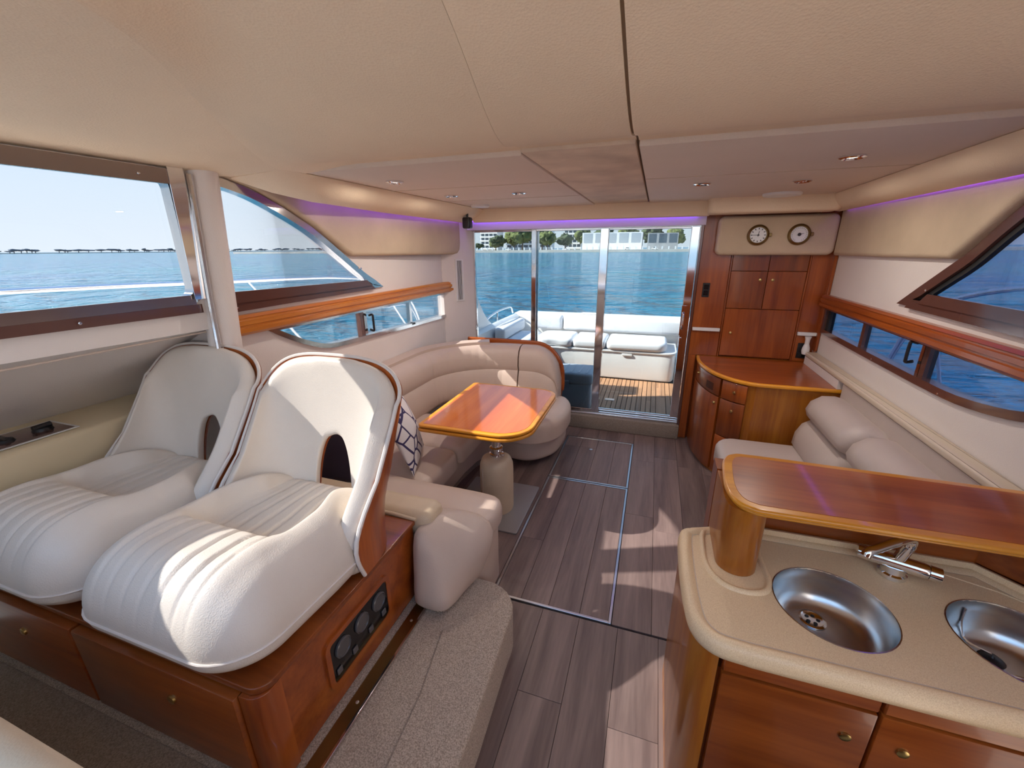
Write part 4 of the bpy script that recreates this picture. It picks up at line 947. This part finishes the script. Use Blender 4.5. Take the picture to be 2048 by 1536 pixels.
# clock panel
cpn = rrect(.435, 1.235, 1.635, 1.925, .045)
struct('trim_14', pad(cpn, lambda u, v, d: (u, 3.86-d, v), .075, .03), 'lining_tan')
def dial(name, label, cx, cz_, clock):
    r = thing(name, label, 'clock' if clock else 'barometer', (cx, 3.784, cz_), 'brass instruments on the tan panel')
    y = 3.784
    obj('case', lathe([(.0, 0), (.074, 0), (.076, -.010), (.070, -.024), (.062, -.030), (.057, -.024), (.056, -.012), (.0, -.012)], (cx, y, cz_), 36, 'y'), 'brass_dark', r)
    f = obj('dial_face', lathe([(0, -.0125), (.0555, -.0125), (.0555, -.014), (0, -.014)], (cx, y, cz_), 36, 'y'), 'dial_white', r)
    for k in range(12 if clock else 24):
        a = 2*PI*k/(12 if clock else 24)
        if not clock and 10 < k < 14: continue
        r0, r1, w = (.040, .051, .0028) if clock else (.043, .049, .0012)
        ca, sa = math.sin(a), math.cos(a); pv = [(cx+ca*r0-sa*w, cz_+sa*r0+ca*w), (cx+ca*r1-sa*w, cz_+sa*r1+ca*w), (cx+ca*r1+sa*w, cz_+sa*r1-ca*w), (cx+ca*r0+sa*w, cz_+sa*r0-ca*w)]
        obj('mark', plate(pv, [], lambda u, v, d: (u, y-.0142-d, v), 0, .0005), 'dial_ink', f, smooth=0)
    for a, ln, w in (((270, .044, .0022), (8, .030, .003)) if clock else ((75, .030, .0028), (255, .018, .002))):
        a = math.radians(a); ca, sa = math.sin(a), math.cos(a)
        pv = [(cx-ca*.01-sa*w, cz_-sa*.01+ca*w), (cx+ca*ln-sa*w*.4, cz_+sa*ln+ca*w*.4), (cx+ca*ln+sa*w*.4, cz_+sa*ln-ca*w*.4), (cx-ca*.01+sa*w, cz_-sa*.01-ca*w)]
        obj('hand', plate(pv, [], lambda u, v, d: (u, y-.0155-d, v), 0, .001), 'dial_ink', f, smooth=0)
    obj('hub', lathe([(0, -.0165), (.006 if clock else .012, -.0165), (.006 if clock else .012, -.018), (0, -.018)], (cx, y, cz_), 16, 'y'), 'dial_ink', f)
    obj('hinge', box(cx+.070, cx+.090, y-.022, y-.002, cz_-.012, cz_+.014, .003, 1), 'brass_dark', r)
dial('ship_clock', 'round brass ship clock showing about quarter to one, left of the barometer', .715, 1.782, True)
dial('ship_barometer', 'round brass barometer to the right of the ship clock', .985, 1.782, False)
# ================================================================== CEILING FITTINGS
DOWN_W = 1.5
for x, y, lab in ((-1.32, 2.05, 'recessed ceiling downlight nearest the left window pillar'), (-1.32, 2.70, 'recessed ceiling downlight above the corner sofa'), (-.86, 2.72, 'recessed ceiling downlight above the dining table'),
               (.20, 2.72, 'recessed ceiling downlight just right of the stained centre panel'), (.70, 2.81, 'recessed ceiling downlight in front of the right ceiling speaker'), (.69, 2.15, 'recessed ceiling downlight nearest the right window')):
    d = thing('downlight', lab, 'downlight', (x, y, 2.024), 'chrome ceiling downlights')
    obj('bezel', lathe([(.046, 2.0335), (.046, 2.027), (.036, 2.023), (.027, 2.028), (.026, 2.0335)], (x, y, 0), 24), 'chrome', d)
    obj('lens', lathe([(0, 2.0315), (.026, 2.0315), (.026, 2.030), (0, 2.029)], (x, y, 0), 20), 'lamp_lens', d)
    ld_ = bpy.data.lights.new('downlight_lamp', 'AREA'); ld_.shape = 'DISK'; ld_.size = .05; ld_.energy = DOWN_W; ld_.color = (1, .91, .82)
    lo_ = bpy.data.objects.new('lamp', ld_); COL.objects.link(lo_); lo_.parent = d; lo_.location = (0, 0, -.003)
for x, y, r, lab in ((-1.39, 3.36, .075, 'round white ceiling speaker over the corner sofa'), (.75, 3.42, .115, 'round white ceiling speaker over the ship clock')):
    d = thing('ceiling_speaker', lab, 'speaker', (x, y, 2.012), 'round white ceiling speakers')
    obj('rim', lathe([(r, 2.0335), (r, 2.024), (r*.93, 2.017), (r*.85, 2.019)], (x, y, 0), 32), 'white_plastic', d)
    obj('grille', lathe([(r*.85, 2.020), (r*.5, 2.016), (0, 2.014)], (x, y, 0), 32, cap=False), 'white_plastic', d)
sp = thing('bracket_speaker', 'small black speaker hanging from the ceiling corner by the doors', 'speaker', (-1.60, 3.52, 1.87))
obj('bracket', join(lathe([(.028, 2.034), (.028, 2.026), (.01, 2.022), (.009, 1.955)], (-1.57, 3.50, 0), 14)), 'black', sp)
obj('cabinet', slab(rrect(-1.607, -1.533, 3.465, 3.535, .018), 1.865, 1.955, .012), 'black', sp)
# ================================================================== COCKPIT
DK = .115
dk = struct('floor_cockpit', box(-2.0, 1.6, 3.97, 6.6, DK-.2, DK-.012), 'caulk')
x = -.62; k = 0
rnd = random.Random(5)
while x < .92:                                            # teak laid fore and aft, dark caulking between
    y = 3.99
    while y < 5.18:
        e = min(5.19, y+.5+.5*rnd.random()); e = 5.19 if 5.19-e < .2 else e
        obj('teak_plank', box(x+.003, x+.047, y+.002, e-.002, DK-.012, DK, .0015, 1), 'teak', dk, smooth=0); y = e
    x += .05
xx = -1.95
while xx < -.63:
    obj('teak_plank', box(xx+.003, xx+.047, 3.99, 5.19, DK-.012, DK, .0015, 1), 'teak', dk, smooth=0); xx += .05
struct('deck_trim', box(.16, .185, 4.05, 5.15, DK+.0005, DK+.004), 'teak', dk)
struct('deck_plate', box(-.40, -.30, 4.36, 4.42, DK+.0005, DK+.005, .001, 1), 'alu', dk)
cs = thing('cockpit_seat', 'white curved cockpit seat with pale cushions beyond the glass doors', 'seat', (-.4, 5.6, DK))
cb = [(-1.86, 4.75), (-1.46, 4.75), (-1.42, 4.85)]+smooth_path([(-1.36, 5.0), (-1.24, 5.13), (-1.05, 5.19), (-.6, 5.20), (.0, 5.20), (.22, 5.20), (.30, 5.23), (.33, 5.32)], 4)+[(.33, 6.1), (-1.86, 6.1)]
obj('seat_base', slab(cb, DK+.001, .47, .02), 'gelcoat', cs)
obj('seat_lip', slab(inset(cb, -.012), .455, .485, .01), 'gelcoat', cs)
obj('hatch_pull', box(-.30, -.18, 5.184, 5.20, .42, .446, .004, 1), 'white_plastic', cs)
def cpad(o_, z0, z1, r): return obj('seat_cushion', slab(o_, z0, z1, r, 5, rb=r*.8, crown=.01), 'cushion_white', cs, smooth=60)
cpad(rrect(-.505, .22, 5.17, 5.70, (.07, .12, .05, .04)), .487, .60, .05)
cpad(rrect(-.93, -.515, 5.18, 5.70, (.05, .04, .03, .03)), .487, .60, .045)
cpad(smooth_path([(-1.36, 5.15), (-1.16, 5.18), (-.945, 5.18), (-.945, 5.45), (-.945, 5.70), (-1.15, 5.70), (-1.38, 5.66), (-1.42, 5.4)], 3, True), .487, .60, .045)
cpad(rrect(-1.80, -1.44, 4.80, 5.62, .05), .487, .59, .045)
def cback(x0, x1, y, zt=.80): return obj('back_cushion', slab(rrect(x0, x1, y, y+.14, .045), .602, zt, .04, 4), 'cushion_white', cs, smooth=60)
cback(-1.165, .40, 5.72); cback(-1.62, -1.175, 5.72)
obj('back_cushion', xf(slab(rrect(-1.84, -1.70, 4.78, 5.68, .045), .602, .76, .04, 4), lambda x, y, z: (x, y, z)), 'cushion_white', cs, smooth=60)
co = struct('cockpit_coaming', box(-1.95, .9, 5.88, 6.16, .40, .795, .04, 3), 'gelcoat')
struct('coaming_side', sweep([(-1.92, 3.98), (-1.93, 4.2), (-1.93, 4.6), (-1.94, 5.2), (-1.93, 5.9)], [(0, .1), (-.07, .1), (-.07, .75), (-.03, .78), (0, .78)]), 'gelcoat', co)
struct('coaming_side', sweep([(1.55, 3.98), (1.55, 5.9)], [(0, .1), (.08, .1), (.08, .78), (0, .78)]), 'gelcoat', co)
struct('coaming_cap', box(-.95, -.65, 5.93, 6.02, .796, .82, .008, 1), 'gelcoat', co)
# swept side moulding left of the doors with a round speaker
sm = [(3.985, 1.75), (3.985, .78), (4.95, .78)]+smooth_path([(4.80, .86), (4.62, 1.02), (4.48, 1.22), (4.36, 1.48), (4.28, 1.75)], 4)
struct('cockpit_wing', plate(sm, [], lambda u, v, d: (-1.93-d, u, v), 0, .06), 'gelcoat', smooth=30)
s2 = thing('deck_speaker', 'round black deck speaker on the white side moulding outside the doors', 'speaker', (-1.93, 4.28, 1.12))
obj('rim', lathe([(.0, 0), (.075, 0), (.075, .006), (.068, .010), (.066, .005), (0, .005)], (-1.9295, 4.28, 1.13), 24, 'x'), 'gelcoat', s2)
for k in range(10):
    a = 2*PI*k/10; ca, sa = math.cos(a), math.sin(a); w = .009
    pv = [(4.28+ca*.016-sa*w*.4, 1.13+sa*.016+ca*w*.4), (4.28+ca*.062-sa*w, 1.13+sa*.062+ca*w), (4.28+ca*.062+sa*w, 1.13+sa*.062-ca*w), (4.28+ca*.016+sa*w*.4, 1.13+sa*.016-ca*w*.4)]
    obj('grille_slot', plate(pv, [], lambda u, v, d: (-1.924+d, u, v), 0, .002), 'black', s2, smooth=0)
# rail on the left coaming
gr = thing('coaming_rail', 'low stainless grab rail on the left cockpit coaming', 'rail', (-1.93, 5.2, .78))
obj('bar', tube(smooth_path([(-1.95, 4.75, .78), (-1.95, 4.85, .86), (-1.95, 5.2, .90), (-1.95, 5.6, .90), (-1.95, 5.78, .88), (-1.95, 5.85, .795)], 5), .013, 10), 'chrome', gr)
obj('stanchion', tube([(-1.95, 5.2, .78), (-1.95, 5.2, .90)], .010, 8), 'chrome', gr)
# cooler
cl = thing('cooler_box', 'blue-grey plastic cooler box on the cockpit deck behind the sofa', 'cooler', (-.78, 4.22, DK))
obj('tub', slab(rrect(-1.02, -.515, 4.04, 4.40, .03), DK+.001, .37, .01), 'cooler_blue', cl)
lid = obj('lid', slab(rrect(-1.035, -.50, 4.025, 4.415, .04), .372, .49, .03, 4), 'cooler_blue', cl)
for k in range(6):
    obj('lid_rib', box(-.98+k*.08, -.955+k*.08, 4.06, 4.38, .4895, .494, .002, 1), 'cooler_blue', lid)
obj('latch', box(-.80, -.74, 4.010, 4.024, .34, .41, .004, 1), 'cooler_blue', cl)
# ---- side deck guard rails
def guard(side, label, X, pts, stan, m):
    r = thing('guard_rail', label, 'rail', (X, 2, .7), 'stainless guard rails on the side decks')
    obj('top_rail', tube(smooth_path(pts, 6), .016, 10), m, r)
    obj('mid_rail', tube(smooth_path([(p[0], p[1], p[2]-.28 if i < len(pts)-2 else p[2]-.10) for i, p in enumerate(pts)], 6), .006, 8), m, r)
    for (y0, z0, y1, z1) in stan: obj('stanchion', tube([(X, y0, z0), (X, y1, z1)], .011, 8), m, r)
guard(-1, 'white guard rail outside the left windows', -2.9, [(-2.9, -4, 1.55), (-2.9, -1, 1.54), (-2.9, 1, 1.525), (-2.9, 2.3, 1.485), (-2.9, 3.35, 1.445), (-2.9, 4.05, 1.35), (-2.9, 4.6, 1.1), (-2.9, 4.9, .60)],
      [(-1.2, .60, -1.3, 1.55), (.3, .60, .2, 1.54), (3.1, .60, 2.4, 1.485), (4.65, .60, 4.0, 1.36)], 'rail_white')
guard(1, 'stainless guard rail outside the right windows', 1.9, [(1.9, -4, 1.57), (1.9, -1, 1.56), (1.9, 1, 1.545), (1.9, 2.4, 1.50), (1.9, 3.2, 1.45), (1.9, 3.9, 1.2), (1.9, 4.2, .70)],
      [(-.6, .70, -.7, 1.55), (1.0, .70, .9, 1.55), (2.2, .70, 2.75, 1.49), (3.4, .70, 3.75, 1.28)], 'rail_white')
# ================================================================== SEA AND SHORES
SEA = -1.6
struct('sea', ([(-9000, -9000, SEA), (9000, -9000, SEA), (9000, 9000, SEA), (-9000, 9000, SEA)], [(0, 1, 2, 3)]), 'sea', smooth=0, org=(0, 0, SEA))
struct('hull', slab([(-2.62, -6.4), (-1.0, -9.5), (.4, -9.5), (1.9, -6.4), (1.95, 6.6), (-2.6, 6.6)], SEA-.5, -.25, 0), 'gelcoat', smooth=0)
# near shore seen through the doors, 340 m aft
YS = 340.
sh = struct('shore', box(-420, 260, YS, YS+120, SEA-1, .05), 'concrete', smooth=0)
struct('sea_wall', box(-420, 260, YS-1.2, YS-.01, SEA-1, .30), 'concrete', sh, smooth=0)
G = []
xx = -250.
while xx < 60:
    G.append(box(xx-.45, xx+.45, YS-.9, YS-.1, .30, 2.4)); xx += 4.6
bol = obj('quay_posts', join(*G), 'building_white', sh, smooth=0); bol['kind'] = 'stuff'
def blob(c, rx, ry, rz, seed, sub=3, amp=.35):
    bm = bmesh.new(); bmesh.ops.create_icosphere(bm, subdivisions=sub, radius=1)
    for v in bm.verts:
        n_ = v.co.normalized(); d = 1+amp*noise.fractal(n_*3.2+Vector((seed*3.1, seed*1.7, seed)), 1.0, 2.0, 4)
        v.co = Vector((c[0]+n_.x*rx*d, c[1]+n_.y*ry*d, c[2]+n_.z*rz*d))
    return bmout(bm)
def tree(x, y, h, w, m, label, seed, cat='tree'):
    t = thing('shore_tree', label, cat, (x, y, .05), 'trees along the quay')
    obj('trunk', tube([(x, y, .05), (x+.3, y, h*.45)], [w*.05, w*.03], 8), 'trunk', t)
    rn = random.Random(seed)
    g = [blob((x, y, h*.64), w*.44, w*.44, h*.34, seed, 4, .5)]
    for k in range(5):
        a = rn.random()*6.28; g.append(blob((x+math.cos(a)*w*.32, y+math.sin(a)*w*.32, h*(.48+.3*rn.random())), w*.25, w*.25, h*.19, seed+k+11, 3, .6))
    obj('crown', join(*g), m, t, smooth=180)
TX = [(-150, 6, 10, 0, 'foliage_dark', 'small dark tree on the quay under the white tower'), (-141, 9, 12, 21, 'foliage', 'small leafy tree second from the left on the quay'), (-131, 12, 13, 0, 'foliage_dark', 'rounded olive tree left of the tall quay trees'),
      (-121, 17, 15, 14, 'foliage', 'tall bright green tree rising behind the parked car'), (-109, 21, 17, 0, 'foliage', 'tallest bright green tree on the quay'), (-97, 20, 16, 20, 'foliage_dark', 'tall dark green tree seen past the first door post'),
      (-88, 15, 13, 2, 'foliage', 'mid-green tree just right of the first door post'), (-75, 13, 13, 14, 'foliage_dark', 'dark bushy tree in front of the white block'), (-63, 18, 15, 36, 'foliage', 'leafy tree beside the low white hall'),
      (-46, 19, 17, 46, 'foliage_dark', 'dark tree rising behind the second door post'), (-26, 20, 18, 50, 'foliage', 'broad green tree behind the low white hall'), (-6, 19, 18, 48, 'foliage_dark', 'dark tree behind the grey hall'), (13, 18, 17, 74, 'foliage', 'green tree at the right end of the quay')]
for i, (x, h, w, dy_, m, lab) in enumerate(TX): tree(x, YS+14+dy_, h, w, m, lab, i+3)
def building(name, label, x0, x1, y0, y1, h, floors, nwin, m, group=None, wmat='window_dark', balc=True):
    b = thing(name, label, 'building', ((x0+x1)/2, (y0+y1)/2, .05), group)
    obj('wall', box(x0, x1, y0, y1, .05, h), m, b, smooth=0)
    fh = (h-1)/floors; ww = (x1-x0)/nwin
    wm = None
    for f in range(floors):
        if balc: obj('balcony', box(x0-.4, x1+.4, y0-1.3, y0-.02, 1+f*fh, 1+f*fh+fh*.32), m, b, smooth=0)
        for k in range(nwin):
            g = box(x0+k*ww+ww*.12, x0+(k+1)*ww-ww*.12, y0-.10, y0-.01, 1+f*fh+fh*.36, 1+f*fh+fh*.95)
            obj('window', g, wmat, b, smooth=0)
building('apartment_tower', 'tall white apartment tower with balconies at the left of the quay', -172, -154, YS+75, YS+93, 46, 12, 4, 'building_white')
building('apartment_block', 'wide pale apartment block with rows of windows behind the quay trees', -152, -104, YS+98, YS+113, 38, 9, 8, 'building_white')
building('apartment_block', 'white block showing between the tall quay trees', -84, -68, YS+66, YS+78, 26, 6, 4, 'building_white')
building('quay_hall', 'low long white hall on the quay at the right', -58, -12, YS+12, YS+30, 13, 1, 5, 'building_white', wmat='window_pale', balc=False)
building('quay_hall', 'grey hall with dark openings at the right end of the quay', -8, 14, YS+12, YS+30, 12, 1, 3, 'building_grey', balc=False)
for i, (x, lab) in enumerate(((-118, 'white parked car under the tallest quay tree'), (-70, 'white parked car between the door posts'), (-22, 'white parked car before the low hall'), (-2, 'white parked car before the grey hall'))):
    c_ = thing('parked_car', lab, 'car', (x, YS+4, .05), 'cars parked on the quay')
    obj('body', box(x-2.2, x+2.2, YS+3.1, YS+4.9, .35, 1.15, .2, 2), 'car_white', c_)
    obj('cabin', box(x-1.2, x+1.1, YS+3.2, YS+4.8, 1.15, 1.75, .2, 2), 'window_dark', c_)
    for wx in (-1.4, 1.4): obj('wheel', lathe([(.36, -.12), (.36, .12)], (x+wx, YS+3.15, .40), 14, 'y'), 'rubber', c_)
# far shore on the left with its line of trees
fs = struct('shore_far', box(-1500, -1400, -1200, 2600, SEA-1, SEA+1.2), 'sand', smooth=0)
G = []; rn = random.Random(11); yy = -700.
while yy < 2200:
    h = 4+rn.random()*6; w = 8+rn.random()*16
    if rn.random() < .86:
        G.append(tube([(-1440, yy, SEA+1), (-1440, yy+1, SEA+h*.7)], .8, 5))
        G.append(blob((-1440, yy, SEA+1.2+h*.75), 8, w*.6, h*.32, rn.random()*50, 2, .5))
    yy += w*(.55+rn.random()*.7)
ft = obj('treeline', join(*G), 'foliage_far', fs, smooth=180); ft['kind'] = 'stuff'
ft['label'] = 'thin dark line of low trees on the far shore'
